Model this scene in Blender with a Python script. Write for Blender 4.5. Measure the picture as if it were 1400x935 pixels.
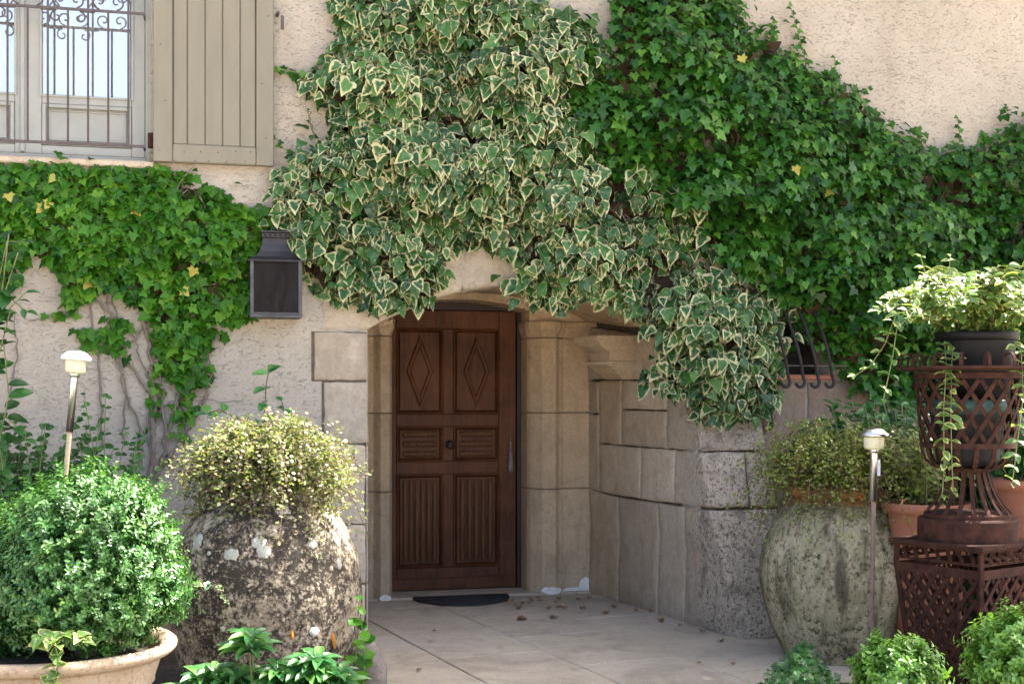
import bpy, math, random
import numpy as np
from mathutils import Vector, Matrix, noise as mnoise

for o in list(bpy.data.objects): bpy.data.objects.remove(o)
scene = bpy.context.scene
col = scene.collection
R = random.Random(7)
rng = np.random.default_rng(11)

# ------------------------------------------------------------------ camera
F, HOR, CZ, YAW = 1800.0, 540.0, 1.41, math.radians(14.0)
SY, CY = math.sin(YAW), math.cos(YAW)
cam = bpy.data.cameras.new('camera')
camo = bpy.data.objects.new('camera', cam); col.objects.link(camo)
cam.sensor_width = 36.0; cam.lens = 36.0*F/1400.0
cam.shift_y = (HOR-467.5)/1400.0
cam.clip_end = 2000; cam.clip_start = 0.05
camo.location = (0, 0, CZ); camo.rotation_euler = (math.pi/2, 0, -YAW)
scene.camera = camo

# ------------------------------------------------------------------ light
SUN_EL = math.radians(57); SUN_H = (0.98, 0.199)          # sun stands to the right, a little behind the wall line
sun_dir = Vector((SUN_H[0]*math.cos(SUN_EL), SUN_H[1]*math.cos(SUN_EL), math.sin(SUN_EL))).normalized()
w = bpy.data.worlds.new('World'); scene.world = w; w.use_nodes = True
nt = w.node_tree; nt.nodes.clear()
sky = nt.nodes.new('ShaderNodeTexSky'); sky.sky_type = 'NISHITA'; sky.sun_disc = False
sky.sun_elevation = SUN_EL; sky.sun_rotation = math.atan2(sun_dir.x, sun_dir.y)
sky.air_density = 0.7; sky.dust_density = 5.0; sky.ozone_density = 0.4
bg = nt.nodes.new('ShaderNodeBackground'); bg.inputs[1].default_value = 0.15
wo = nt.nodes.new('ShaderNodeOutputWorld')
nt.links.new(sky.outputs[0], bg.inputs[0]); nt.links.new(bg.outputs[0], wo.inputs[0])
sl = bpy.data.lights.new('sun', 'SUN'); sl.energy = 5.0; sl.angle = math.radians(0.5); sl.color = (1.0, 0.95, 0.86)
so = bpy.data.objects.new('sun', sl); col.objects.link(so); so.location = (10, 0, 15)
so.rotation_euler = sun_dir.to_track_quat('Z', 'Y').to_euler()
scene.view_settings.view_transform = 'Standard'; scene.view_settings.look = 'None'
scene.view_settings.exposure = 2.6; scene.view_settings.gamma = 1.0
scene.view_settings.use_curve_mapping = False

# ------------------------------------------------------------------ pixel -> place
def pdir(px, py):
    r = (px-700.0)/F; u = (HOR-py)/F
    return Vector((SY + r*CY, CY - r*SY, u))
def PY(px, py, Y): d = pdir(px, py); t = Y/d.y; return Vector((d.x*t, Y, CZ+d.z*t))
def PZ(px, py, Z=0.0): d = pdir(px, py); t = (Z-CZ)/d.z; return Vector((d.x*t, d.y*t, Z))
def PD(px, py, t): d = pdir(px, py); return Vector((d.x*t, d.y*t, CZ+d.z*t))
def proj(P):
    P = np.asarray(P, float); f = P[..., 0]*SY + P[..., 1]*CY; r = P[..., 0]*CY - P[..., 1]*SY
    return 700+F*r/f, HOR-F*(P[..., 2]-CZ)/f
YW, YJ, YD = 7.55, 9.02, 9.29          # outer wall face, door jamb face, door leaf face

# ------------------------------------------------------------------ object helpers
BASE = {}
def tag(o, label=None, cat=None, group=None, kind=None):
    if label: o['label'] = label
    if cat: o['category'] = cat
    if group: o['group'] = group
    if kind: o['kind'] = kind
    return o
def thing(name, loc, label, cat, group=None):
    o = bpy.data.objects.new(name, None); col.objects.link(o); o.location = loc
    o.empty_display_size = 0.1; BASE[o.name] = Vector(loc)
    return tag(o, label, cat, group)
def base_of(p): return BASE[p.name] if p is not None else Vector((0, 0, 0))
class MB:
    def __init__(s): s.v = []; s.f = []; s.sm = []
    def add(s, vs, fs, smooth=False):
        n = len(s.v); s.v += [tuple(v) for v in vs]; s.f += [tuple(i+n for i in f) for f in fs]; s.sm += [smooth]*len(fs); return s
    def box(s, a, b, bev=0.0):
        x0, x1 = sorted((a[0], b[0])); y0, y1 = sorted((a[1], b[1])); z0, z1 = sorted((a[2], b[2]))
        if bev <= 0:
            vs = [(x, y, z) for z in (z0, z1) for y in (y0, y1) for x in (x0, x1)]
            return s.add(vs, [(0,2,3,1),(4,5,7,6),(0,1,5,4),(2,6,7,3),(0,4,6,2),(1,3,7,5)])
        bev = min(bev, .45*(x1-x0), .45*(y1-y0), .45*(z1-z0))
        b_ = bev; vs = []; idx = {}
        for ix, x in enumerate((x0, x1)):
            for iy, y in enumerate((y0, y1)):
                for iz, z in enumerate((z0, z1)):
                    sx, sy, sz = (b_ if ix == 0 else -b_), (b_ if iy == 0 else -b_), (b_ if iz == 0 else -b_)
                    idx[ix,iy,iz] = len(vs); vs += [(x, y+sy, z+sz), (x+sx, y, z+sz), (x+sx, y+sy, z)]
        I = lambda a, b, c, k: idx[a,b,c]+k
        fs = [tuple(I(0,b,c,0) for b, c in ((0,0),(0,1),(1,1),(1,0))), tuple(I(1,b,c,0) for b, c in ((0,0),(1,0),(1,1),(0,1))),
              tuple(I(a,0,c,1) for a, c in ((0,0),(1,0),(1,1),(0,1))), tuple(I(a,1,c,1) for a, c in ((0,0),(0,1),(1,1),(1,0))),
              tuple(I(a,b,0,2) for a, b in ((0,0),(0,1),(1,1),(1,0))), tuple(I(a,b,1,2) for a, b in ((0,0),(1,0),(1,1),(0,1)))]
        for a in (0,1):
            for b in (0,1):
                fs += [(I(a,b,0,0),I(a,b,1,0),I(a,b,1,1),I(a,b,0,1)), (I(a,0,b,0),I(a,1,b,0),I(a,1,b,2),I(a,0,b,2)), (I(0,a,b,1),I(1,a,b,1),I(1,a,b,2),I(0,a,b,2))]
                for c in (0,1): fs.append((I(a,b,c,0),I(a,b,c,1),I(a,b,c,2)))
        return s.add(vs, fs)
    def tube(s, pts, rad, n=8, caps=True, smooth=True):
        pts = [Vector(p) for p in pts]; rads = rad if isinstance(rad, (list, tuple)) else [rad]*len(pts)
        vs = []; fs = []; up = None
        for i, p in enumerate(pts):
            d = (pts[min(i+1, len(pts)-1)]-pts[max(i-1, 0)])
            d = d.normalized() if d.length > 1e-9 else Vector((0,0,1))
            if up is None: up = d.orthogonal().normalized()
            up = (up-d*up.dot(d)); up = up.normalized() if up.length > 1e-6 else d.orthogonal().normalized()
            q = d.cross(up)
            for k in range(n):
                a = 2*math.pi*k/n; vs.append(p+(up*math.cos(a)+q*math.sin(a))*rads[i])
        for i in range(len(pts)-1):
            for k in range(n):
                fs.append((i*n+k, i*n+(k+1) % n, (i+1)*n+(k+1) % n, (i+1)*n+k))
        s.add(vs, fs, smooth)
        if caps and n > 3: s.add(vs[:n], [tuple(range(n))[::-1]]); s.add(vs[-n:], [tuple(range(n))])
        return s
    def lathe(s, c, prof, n=32, smooth=True, fn=None):
        vs = []; fs = []
        for r, z in prof:
            for k in range(n):
                a = 2*math.pi*k/n; p = Vector((c[0]+r*math.cos(a), c[1]+r*math.sin(a), c[2]+z))
                vs.append(fn(p, a, r, z) if fn else p)
        for i in range(len(prof)-1):
            for k in range(n): fs.append((i*n+k, i*n+(k+1) % n, (i+1)*n+(k+1) % n, (i+1)*n+k))
        return s.add(vs, fs, smooth)
    def strap(s, pts, nors, wd, th):        # flat bar along a path; nors = flat-side normals
        pts = [Vector(p) for p in pts]; vs = []; fs = []
        for i, p in enumerate(pts):
            d = (pts[min(i+1, len(pts)-1)]-pts[max(i-1, 0)]).normalized(); n = Vector(nors[i] if isinstance(nors, list) else nors)
            n = (n-d*n.dot(d)).normalized(); q = d.cross(n)
            for a, b in ((-1,-1),(1,-1),(1,1),(-1,1)): vs.append(p+q*(a*wd/2)+n*(b*th/2))
        for i in range(len(pts)-1):
            for k in range(4): fs.append((i*4+k, i*4+(k+1) % 4, (i+1)*4+(k+1) % 4, (i+1)*4+k))
        fs += [(3,2,1,0), tuple(len(vs)-4+k for k in range(4))]
        return s.add(vs, fs)
    def prism(s, poly, z0, z1, axis='z'):   # poly of (a,b); axis z: (x,y) ; axis y: (x,z)
        n = len(poly)
        mk3 = (lambda p, t: (p[0], p[1], t)) if axis == 'z' else (lambda p, t: (p[0], t, p[1]))
        vs = [mk3(p, z0) for p in poly]+[mk3(p, z1) for p in poly]
        return s.add(vs, [tuple(range(n))[::-1], tuple(range(n, 2*n))]+[(i, (i+1) % n, n+(i+1) % n, n+i) for i in range(n)])
    def build(s, name, m, parent=None, label=None, cat=None, group=None, kind=None, root=None, fix=True):
        me = bpy.data.meshes.new(name); me.from_pydata(s.v, [], s.f)
        me.polygons.foreach_set('use_smooth', s.sm)
        if fix:
            import bmesh
            bm = bmesh.new(); bm.from_mesh(me); bmesh.ops.recalc_face_normals(bm, faces=bm.faces); bm.to_mesh(me); bm.free()
        me.materials.append(m)
        o = bpy.data.objects.new(name, me); col.objects.link(o)
        if parent is not None:
            b = base_of(parent); me.transform(Matrix.Translation(-b)); o.parent = parent; BASE[o.name] = b
        else:
            b = Vector((0,0,0))
            if cat and len(s.v):
                A = np.array(s.v); b = Vector(((A[:,0].min()+A[:,0].max())/2, (A[:,1].min()+A[:,1].max())/2, A[:,2].min()))
                me.transform(Matrix.Translation(-b)); o.location = b
            BASE[o.name] = b
        return tag(o, label, cat, group, kind)

# ------------------------------------------------------------------ materials
def newmat(name):
    m = bpy.data.materials.new(name); m.use_nodes = True; t = m.node_tree; t.nodes.clear()
    return m, t
def N(t, typ, **kw):
    n = t.nodes.new(typ)
    for k, v in kw.items():
        if k.startswith('i_'): n.inputs[k[2:].replace('_', ' ')].default_value = v
        else: setattr(n, k, v)
    return n
def L(t, a, b): t.links.new(a, b)
def ramp(t, fac, stops):
    n = t.nodes.new('ShaderNodeValToRGB'); e = n.color_ramp.elements
    while len(e) < len(stops): e.new(0.5)
    for i, (p, c) in enumerate(stops):
        e[i].position = p; e[i].color = (c, c, c, 1) if isinstance(c, (int, float)) else (*c, 1)
    if fac is not None: L(t, fac, n.inputs[0])
    return n.outputs[0]
def noise(t, scale, det=6, rough=.6, vec=None, dist=0.0):
    n = N(t, 'ShaderNodeTexNoise'); n.inputs['Scale'].default_value = scale; n.inputs['Detail'].default_value = det
    n.inputs['Roughness'].default_value = rough; n.inputs['Distortion'].default_value = dist
    if vec is not None: L(t, vec, n.inputs['Vector'])
    return n.outputs['Fac']
def mix(t, fac, a, b, mode='MIX'):
    n = N(t, 'ShaderNodeMix', data_type='RGBA', blend_type=mode); n.clamp_factor = True
    if isinstance(fac, (int, float)): n.inputs[0].default_value = fac
    else: L(t, fac, n.inputs[0])
    for s, v in ((6, a), (7, b)):
        if isinstance(v, tuple): n.inputs[s].default_value = (*v, 1)
        else: L(t, v, n.inputs[s])
    return n.outputs[2]
def math_(t, op, a, b=0.0):
    n = N(t, 'ShaderNodeMath', operation=op)
    for s, v in ((0, a), (1, b)):
        if isinstance(v, (int, float)): n.inputs[s].default_value = v
        else: L(t, v, n.inputs[s])
    return n.outputs[0]
def pos(t, sc=None):
    g = N(t, 'ShaderNodeNewGeometry')
    if sc is None: return g.outputs['Position']
    m = N(t, 'ShaderNodeMapping'); m.inputs['Scale'].default_value = sc; L(t, g.outputs['Position'], m.inputs['Vector']); return m.outputs[0]
def finish(t, colr, rough=.7, bump=None, bstr=.3, bdist=.01, spec=.4, metal=0.0):
    p = N(t, 'ShaderNodeBsdfPrincipled'); out = N(t, 'ShaderNodeOutputMaterial')
    if isinstance(colr, tuple): p.inputs['Base Color'].default_value = (*colr, 1)
    else: L(t, colr, p.inputs['Base Color'])
    if isinstance(rough, (int, float)): p.inputs['Roughness'].default_value = rough
    else: L(t, rough, p.inputs['Roughness'])
    p.inputs['Specular IOR Level'].default_value = spec; p.inputs['Metallic'].default_value = metal
    if bump is not None:
        b = N(t, 'ShaderNodeBump'); b.inputs['Strength'].default_value = bstr; b.inputs['Distance'].default_value = bdist
        L(t, bump, b.inputs['Height']); L(t, b.outputs[0], p.inputs['Normal'])
    L(t, p.outputs[0], out.inputs[0]); return p
def simple(name, c1, c2=None, scale=12, rough=.7, bscale=60, bstr=.25, bdist=.004, spec=.4, metal=0.0, sc=None, objvar=0.0):
    m, t = newmat(name); v = pos(t, sc); c2 = c2 or tuple(x*.7 for x in c1)
    cc = mix(t, ramp(t, noise(t, scale, vec=v), [(.35, 0.0), (.68, 1.0)]), c1, c2)
    if objvar:
        oi = N(t, 'ShaderNodeObjectInfo'); f = math_(t, 'ADD', math_(t, 'MULTIPLY', oi.outputs['Random'], objvar), 1-objvar/2)
        vm = N(t, 'ShaderNodeVectorMath', operation='SCALE'); L(t, cc, vm.inputs[0]); L(t, f, vm.inputs['Scale']); cc = vm.outputs[0]
    finish(t, cc, rough, noise(t, bscale, vec=v), bstr, bdist, spec, metal); return m

def mat_plaster():
    m, t = newmat('plaster'); v = pos(t)
    big = noise(t, .9, 5, .6, v); med = noise(t, 5, 7, .65, v)
    c = mix(t, ramp(t, big, [(.35, 0.0), (.65, 1.0)]), (.41, .37, .305), (.345, .31, .252))
    c = mix(t, ramp(t, med, [(.45, 0.0), (.75, .45)]), c, (.29, .245, .19))
    sep = N(t, 'ShaderNodeSeparateXYZ'); L(t, v, sep.inputs[0])
    low = ramp(t, math_(t, 'ADD', math_(t, 'MULTIPLY', sep.outputs[2], -.55), math_(t, 'ADD', noise(t, 1.6, 5, .6, v), 1.05)), [(.45, 0.0), (.9, .8)])
    c = mix(t, low, c, (.365, .328, .268))
    red = ramp(t, math_(t, 'ADD', math_(t, 'MULTIPLY', sep.outputs[2], -1.3), math_(t, 'ADD', noise(t, 2.6, 6, .6, v), .62)), [(.5, 0.0), (.62, .7)])
    c = mix(t, red, c, (.42, .25, .17))
    c = mix(t, ramp(t, noise(t, 1.1, 6, .65, pos(t, (1.6, 1.6, .35)), .5), [(.52, 0.0), (.75, .5)]), c, (.27, .23, .18))
    # trowel scratches
    m1 = pos(t, (9, 9, 26)); scr = N(t, 'ShaderNodeTexNoise'); scr.inputs['Scale'].default_value = 2.2; scr.inputs['Detail'].default_value = 8
    scr.inputs['Distortion'].default_value = 2.2; L(t, m1, scr.inputs['Vector'])
    s1 = ramp(t, scr.outputs['Fac'], [(.30, 0.0), (.42, 1.0)])
    sp_ = ramp(t, noise(t, 1.7, 3, .5, v), [(.38, .05), (.62, .42)])
    c = mix(t, math_(t, 'MULTIPLY', math_(t, 'SUBTRACT', 1.0, s1), sp_), c, (.30, .245, .19))
    h = math_(t, 'ADD', math_(t, 'MULTIPLY', s1, .8), math_(t, 'ADD', math_(t, 'MULTIPLY', noise(t, 26, 6, .7, v), 1.0), math_(t, 'MULTIPLY', noise(t, 140, 3, .6, v), .35)))
    finish(t, c, .92, h, .75, .012, .15); return m
def mat_stone(name, c1, c2, c3, spots=0.0, spotc=(.045, .037, .03), pale=0.0, streak=.4):
    m, t = newmat(name); v = pos(t)
    oi = N(t, 'ShaderNodeObjectInfo')
    c = mix(t, ramp(t, noise(t, 2.2, 6, .6, v), [(.32, 0.0), (.68, 1.0)]), c1, c2)
    c = mix(t, math_(t, 'MULTIPLY', oi.outputs['Random'], .8), c, c3)
    c = mix(t, ramp(t, noise(t, 7, 7, .7, v, .4), [(.48, 0.0), (.72, .5)]), c, tuple(x*.62 for x in c2))
    ck = N(t, 'ShaderNodeTexVoronoi', feature='DISTANCE_TO_EDGE'); ck.inputs['Scale'].default_value = 5.5; wv = N(t, 'ShaderNodeVectorMath', operation='ADD'); nz = N(t, 'ShaderNodeTexNoise'); nz.inputs['Scale'].default_value = 7.0; L(t, v, nz.inputs['Vector']); L(t, v, wv.inputs[0]); L(t, nz.outputs['Color'], wv.inputs[1]); L(t, wv.outputs[0], ck.inputs['Vector'])
    crk = math_(t, 'MULTIPLY', ramp(t, ck.outputs['Distance'], [(.0, 1.0), (.012, 0.0)]), ramp(t, noise(t, 3.1, 3, .5, v), [(.5, 0.0), (.6, .55)]))
    c = mix(t, crk, c, tuple(x*.4 for x in c2))
    st = noise(t, 3.0, 6, .65, pos(t, (5, 5, .8)), .6)
    c = mix(t, ramp(t, st, [(.5, 0.0), (.8, streak)]), c, tuple(x*.5 for x in c2))
    vmx = N(t, 'ShaderNodeVectorMath', operation='SCALE'); L(t, c, vmx.inputs[0]); L(t, math_(t, 'ADD', .8, math_(t, 'MULTIPLY', math_(t, 'FRACT', math_(t, 'MULTIPLY', oi.outputs['Random'], 7.3)), .38)), vmx.inputs['Scale']); c = vmx.outputs[0]
    fine = noise(t, 55, 5, .7, v)
    c = mix(t, ramp(t, fine, [(.3, .35), (.55, 0.0)]), c, tuple(x*.55 for x in c2))
    h = math_(t, 'ADD', math_(t, 'MULTIPLY', noise(t, 18, 7, .65, v), 1.0), math_(t, 'MULTIPLY', fine, .4))
    if spots:
        sep = N(t, 'ShaderNodeSeparateXYZ'); L(t, v, sep.inputs[0])
        k = math_(t, 'ADD', math_(t, 'MULTIPLY', sep.outputs[1], -1.35), 10.75)      # weather side of the pier: the outer face
        k = ramp(t, math_(t, 'ADD', k, math_(t, 'MULTIPLY', math_(t, 'SUBTRACT', noise(t, 3.5, 4, .6, v), .5), 1.3)), [(.1, 0.0), (.75, 1.0)])
        gry = mix(t, noise(t, 7, 5, .6, v), (.56, .475, .37), (.37, .305, .23))
        c = mix(t, math_(t, 'MULTIPLY', k, .85), c, gry)
        sp = ramp(t, noise(t, 42, 5, .6, v), [(.54, 0.0), (.64, .9)]); sp2 = ramp(t, noise(t, 120, 3, .5, v), [(.54, 0.0), (.64, .8)])
        sp = math_(t, 'MAXIMUM', math_(t, 'MAXIMUM', sp, sp2), ramp(t, noise(t, 6.5, 8, .72, v), [(.54, 0.0), (.64, .85)]))
        c = mix(t, math_(t, 'MULTIPLY', math_(t, 'MULTIPLY', sp, k), spots), c, spotc)
        h = math_(t, 'SUBTRACT', h, math_(t, 'MULTIPLY', math_(t, 'MULTIPLY', sp, k), .5))
    if pale: c = mix(t, ramp(t, noise(t, 9, 6, .7, v), [(.5, 0.0), (.75, pale)]), c, (.62, .55, .45))
    h = math_(t, 'SUBTRACT', h, math_(t, 'MULTIPLY', crk, .5))
    finish(t, c, .88, h, .8, .018, .2); return m
def mat_paving():
    m, t = newmat('paving_limestone'); v = pos(t); oi = N(t, 'ShaderNodeObjectInfo')
    c = mix(t, ramp(t, noise(t, 3.0, 7, .65, v), [(.3, 0.0), (.7, 1.0)]), (.48, .405, .31), (.35, .29, .215))
    c = mix(t, math_(t, 'MULTIPLY', oi.outputs['Random'], .5), c, (.42, .36, .28))
    c = mix(t, ramp(t, noise(t, 1.3, 8, .7, v, .8), [(.5, 0.0), (.7, .6)]), c, (.14, .11, .082))
    c = mix(t, ramp(t, noise(t, 5, 8, .7, pos(t, (1, 1.3, 1)), 1.2), [(.55, 0.0), (.66, .45)]), c, (.17, .14, .105))
    c = mix(t, ramp(t, noise(t, 14, 6, .7, v), [(.54, 0.0), (.7, .5)]), c, (.27, .225, .18))
    c = mix(t, ramp(t, noise(t, 90, 4, .6, v), [(.6, 0.0), (.68, .7)]), c, (.16, .13, .105))
    c = mix(t, ramp(t, noise(t, 70, 4, .6, pos(t, (1.1, .9, 1))), [(.62, 0.0), (.68, .5)]), c, (.6, .54, .46))
    h = math_(t, 'ADD', noise(t, 30, 6, .7, v), math_(t, 'MULTIPLY', noise(t, 160, 3, .6, v), .5))
    finish(t, c, .85, h, .5, .006, .25); return m
def mat_leaf(name, cols, trans=.3, rough=.38, rim=None, rimw=(.45, .75), spec=.5, blotch=0.0, veins=True):
    m, t = newmat(name); a = N(t, 'ShaderNodeAttribute', attribute_name='rnd')
    c = ramp(t, a.outputs['Fac'], [(i/(len(cols)-1), k) for i, k in enumerate(cols)])
    tc = N(t, 'ShaderNodeNewGeometry')
    if rim:
        b = N(t, 'ShaderNodeAttribute', attribute_name='rim'); ns = noise(t, 38, 3, .6, tc.outputs['Position'])
        f = math_(t, 'ADD', b.outputs['Fac'], math_(t, 'MULTIPLY', math_(t, 'SUBTRACT', ns, .5), 1.15))
        f = math_(t, 'ADD', f, math_(t, 'MULTIPLY', math_(t, 'SUBTRACT', math_(t, 'FRACT', math_(t, 'MULTIPLY', a.outputs['Fac'], 13.7)), .55), .5))
        g2 = mix(t, ramp(t, ns, [(.46, 0.0), (.6, .45)]), c, (.12, .20, .10))
        c = mix(t, ramp(t, f, [(rimw[0], 0.0), (rimw[1], 1.0)]), g2, rim)
    else:
        c = mix(t, ramp(t, noise(t, 25, 3, .6, tc.outputs['Position']), [(.35, 0.0), (.7, .35)]), c, tuple(x*1.5 for x in cols[len(cols)//2]))
    p = N(t, 'ShaderNodeBsdfPrincipled'); L(t, c, p.inputs['Base Color']); p.inputs['Roughness'].default_value = rough; p.inputs['Specular IOR Level'].default_value = spec
    if veins:
        b = N(t, 'ShaderNodeBump'); b.inputs['Strength'].default_value = .25; b.inputs['Distance'].default_value = .004
        L(t, noise(t, 60, 3, .5, tc.outputs['Position']), b.inputs['Height']); L(t, b.outputs[0], p.inputs['Normal'])
    tr = N(t, 'ShaderNodeBsdfTranslucent'); tcol = mix(t, 1.0, c, (1.0, 1.0, .45), 'MULTIPLY'); L(t, tcol, tr.inputs[0])
    ms = N(t, 'ShaderNodeMixShader'); ms.inputs[0].default_value = trans
    L(t, p.outputs[0], ms.inputs[1]); L(t, tr.outputs[0], ms.inputs[2])
    o = N(t, 'ShaderNodeOutputMaterial'); L(t, ms.outputs[0], o.inputs[0]); return m
def mat_wood():
    m, t = newmat('dark_wood'); v = pos(t, (26, 26, 1.6)); v2 = pos(t)
    g = noise(t, 3.2, 8, .65, v, 1.0)
    c = mix(t, ramp(t, g, [(.3, 0.0), (.7, 1.0)]), (.115, .040, .015), (.025, .009, .004))
    c = mix(t, ramp(t, noise(t, 3.5, 5, .6, v2), [(.4, 0.0), (.75, .6)]), c, (.18, .07, .028))
    finish(t, c, ramp(t, g, [(.2, .45), (.8, .62)]), g, .4, .003, .22); return m
def mat_wood_worn():
    m, t = newmat('worn_wood'); v = pos(t, (26, 26, 1.6)); g = noise(t, 3.2, 8, .65, v, 1.0)
    c = mix(t, ramp(t, g, [(.3, 0.0), (.7, 1.0)]), (.19, .092, .046), (.055, .023, .011)); finish(t, c, .6, g, .4, .003, .2); return m
def mat_jar(name, light, dark, mid, thr, orange=0.0, green=0.0):
    m, t = newmat(name); v = pos(t)
    n1 = noise(t, 24, 9, .74, v); n2 = noise(t, 70, 5, .6, v); n3 = noise(t, 2.2, 4, .6, v)
    c = mix(t, ramp(t, noise(t, 6, 6, .6, v), [(.35, 0.0), (.65, 1.0)]), light, mid)
    if green:
        c = mix(t, ramp(t, noise(t, 3, 6, .6, pos(t, (3, 3, .7))), [(.42, 0.0), (.68, green)]), c, (.17, .185, .085))
    f = math_(t, 'ADD', math_(t, 'MULTIPLY', n1, .62), math_(t, 'ADD', math_(t, 'MULTIPLY', n2, .38), math_(t, 'MULTIPLY', math_(t, 'SUBTRACT', n3, .5), .45)))
    d = ramp(t, f, [(thr-.03, 0.0), (thr+.07, 1.0)])
    c = mix(t, math_(t, 'MULTIPLY', d, .92), c, dark)
    c = mix(t, ramp(t, noise(t, 45, 4, .6, v), [(.55, 0.0), (.62, .6)]), c, dark)
    c = mix(t, ramp(t, noise(t, 38, 3, .6, pos(t, (1.1, 1, .9))), [(.62, 0.0), (.67, .7)]), c, tuple(min(1, x*1.25) for x in light))
    if orange:
        sep = N(t, 'ShaderNodeSeparateXYZ'); L(t, v, sep.inputs[0])
        z = math_(t, 'ADD', sep.outputs[2], math_(t, 'MULTIPLY', math_(t, 'SUBTRACT', noise(t, 9, 5, .6, v), .5), .1))
        c = mix(t, ramp(t, z, [(orange-.03, 0.0), (orange, .85)]), c, (.30, .12, .035))
    if green: c = mix(t, ramp(t, noise(t, 2.5, 7, .65, pos(t, (5, 5, .7)), .5), [(.48, 0.0), (.66, .85)]), c, (.05, .045, .027))
    h = math_(t, 'ADD', math_(t, 'MULTIPLY', n1, .8), math_(t, 'MULTIPLY', noise(t, 90, 4, .6, v), .5))
    finish(t, c, .9, h, .6, .008, .2); return m
def mat_pane():
    m, t = newmat('window_glass'); tr = N(t, 'ShaderNodeBsdfTransparent'); gl = N(t, 'ShaderNodeBsdfGlossy'); gl.inputs['Roughness'].default_value = .01
    gl.inputs[0].default_value = (1, .97, .9, 1)
    lw = N(t, 'ShaderNodeLayerWeight'); lw.inputs[0].default_value = .55
    ms = N(t, 'ShaderNodeMixShader'); L(t, math_(t, 'ADD', math_(t, 'MULTIPLY', lw.outputs['Fresnel'], .7), .22), ms.inputs[0]); L(t, tr.outputs[0], ms.inputs[1]); L(t, gl.outputs[0], ms.inputs[2])
    o = N(t, 'ShaderNodeOutputMaterial'); L(t, ms.outputs[0], o.inputs[0]); return m
def mat_lampglass():
    m, t = newmat('dusty_lamp_glass'); tr = N(t, 'ShaderNodeBsdfTransparent'); tr.inputs[0].default_value = (.35, .32, .31, 1)
    p = N(t, 'ShaderNodeBsdfPrincipled'); p.inputs['Roughness'].default_value = .5; p.inputs['Specular IOR Level'].default_value = .2; p.inputs['Base Color'].default_value = (.022, .018, .017, 1)
    ns = ramp(t, noise(t, 8, 6, .65, pos(t, (4, 4, 1))), [(.3, .3), (.7, .6)])
    ms = N(t, 'ShaderNodeMixShader'); L(t, ns, ms.inputs[0]); L(t, tr.outputs[0], ms.inputs[1]); L(t, p.outputs[0], ms.inputs[2])
    o = N(t, 'ShaderNodeOutputMaterial'); L(t, ms.outputs[0], o.inputs[0]); return m

M = {}
M['plaster'] = mat_plaster()
M['stone_warm'] = mat_stone('limestone_warm', (.52, .395, .255), (.43, .32, .2), (.56, .455, .33))
M['stone_pier'] = mat_stone('limestone_weathered', (.44, .345, .235), (.35, .265, .175), (.50, .43, .335), spots=.85)
M['stone_pale'] = mat_stone('limestone_pale', (.46, .39, .29), (.39, .32, .23), (.50, .44, .35), pale=.35, streak=.3)
M['stone_facing'] = mat_stone('shaded_brown_rubble', (.33, .25, .19), (.22, .16, .12), (.30, .25, .2), streak=.6)  # brown stone, its tone darkened to hold the shade beside the pier
M['mortar'] = simple('mortar', (.13, .10, .068), (.06, .046, .032), 20, .95)
M['wood'] = mat_wood()
M['wood_worn'] = mat_wood_worn()
M['wood_dark'] = simple('black_brown_wood', (.035, .018, .012), (.02, .011, .008), 6, .5, sc=(8, 8, 1))
M['paint_shutter'] = simple('taupe_paint', (.18, .164, .118), (.158, .143, .102), 3.5, .5, 90, .1, .002, sc=(5, 5, 1))
M['paint_window'] = simple('grey_paint', (.30, .31, .28), (.255, .265, .24), 5, .5, 90, .1, .002)
M['iron_dark'] = simple('dark_iron', (.09, .075, .075), (.06, .045, .042), 30, .6, 120, .3, .001, .4, .2)
M['iron_black'] = simple('black_iron', (.022, .018, .017), (.014, .011, .010), 30, .65, 120, .3, .001, .3)
M['rust'] = simple('rusty_iron', (.055, .024, .016), (.02, .010, .008), 22, .85, 90, .5, .002, .12, .0)
M['zinc'] = simple('weathered_zinc', (.08, .08, .086), (.04, .04, .043), 14, .5, 70, .25, .001, .5, .55)
M['zinc_dark'] = simple('dark_zinc', (.04, .037, .038), (.025, .023, .024), 14, .5, 70, .25, .001, .5, .4)
M['steel'] = simple('brushed_steel', (.62, .62, .62), (.5, .5, .5), 30, .28, 200, .1, .0005, .5, 1.0, sc=(3, 3, .3))
M['white_plastic'] = simple('white_plastic', (.78, .77, .72), (.7, .69, .64), 10, .4, 80, .05)
M['lens_plastic'] = simple('lens_plastic', (.62, .6, .42), (.5, .5, .36), 12, .25, 80, .05)
M['stake'] = simple('weathered_stake', (.45, .36, .24), (.33, .26, .17), 20, .6)
M['stake_brown'] = simple('brown_stake', (.20, .135, .105), (.14, .1, .08), 20, .6)
M['black_plastic'] = simple('black_plastic', (.004, .004, .0045), (.006, .006, .0065), 10, .5, 100, .08, .002, .15)
M['grey_plastic'] = simple('grey_plastic', (.012, .0125, .015), (.009, .0095, .011), 10, .5, 100, .08, .002, .15)
M['teal_plastic'] = simple('teal_plastic', (.03, .085, .072), (.02, .06, .05), 10, .45, 100, .08, .002)
M['terracotta'] = simple('terracotta', (.36, .15, .085), (.27, .11, .065), 9, .8)
M['planter_clay'] = mat_jar('pale_clay', (.50, .39, .27), (.24, .17, .11), (.42, .31, .20), .66)
M['jar_left'] = mat_jar('jar_lichen', (.44, .37, .26), (.02, .016, .013), (.19, .145, .10), .45)
M['jar_right'] = mat_jar('jar_mossy', (.37, .33, .225), (.022, .02, .013), (.24, .21, .13), .56, orange=.845, green=.6)
M['lichen'] = simple('pale_lichen', (.42, .41, .34), (.29, .28, .23), 80, .95, 90, .4, .002)
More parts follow.
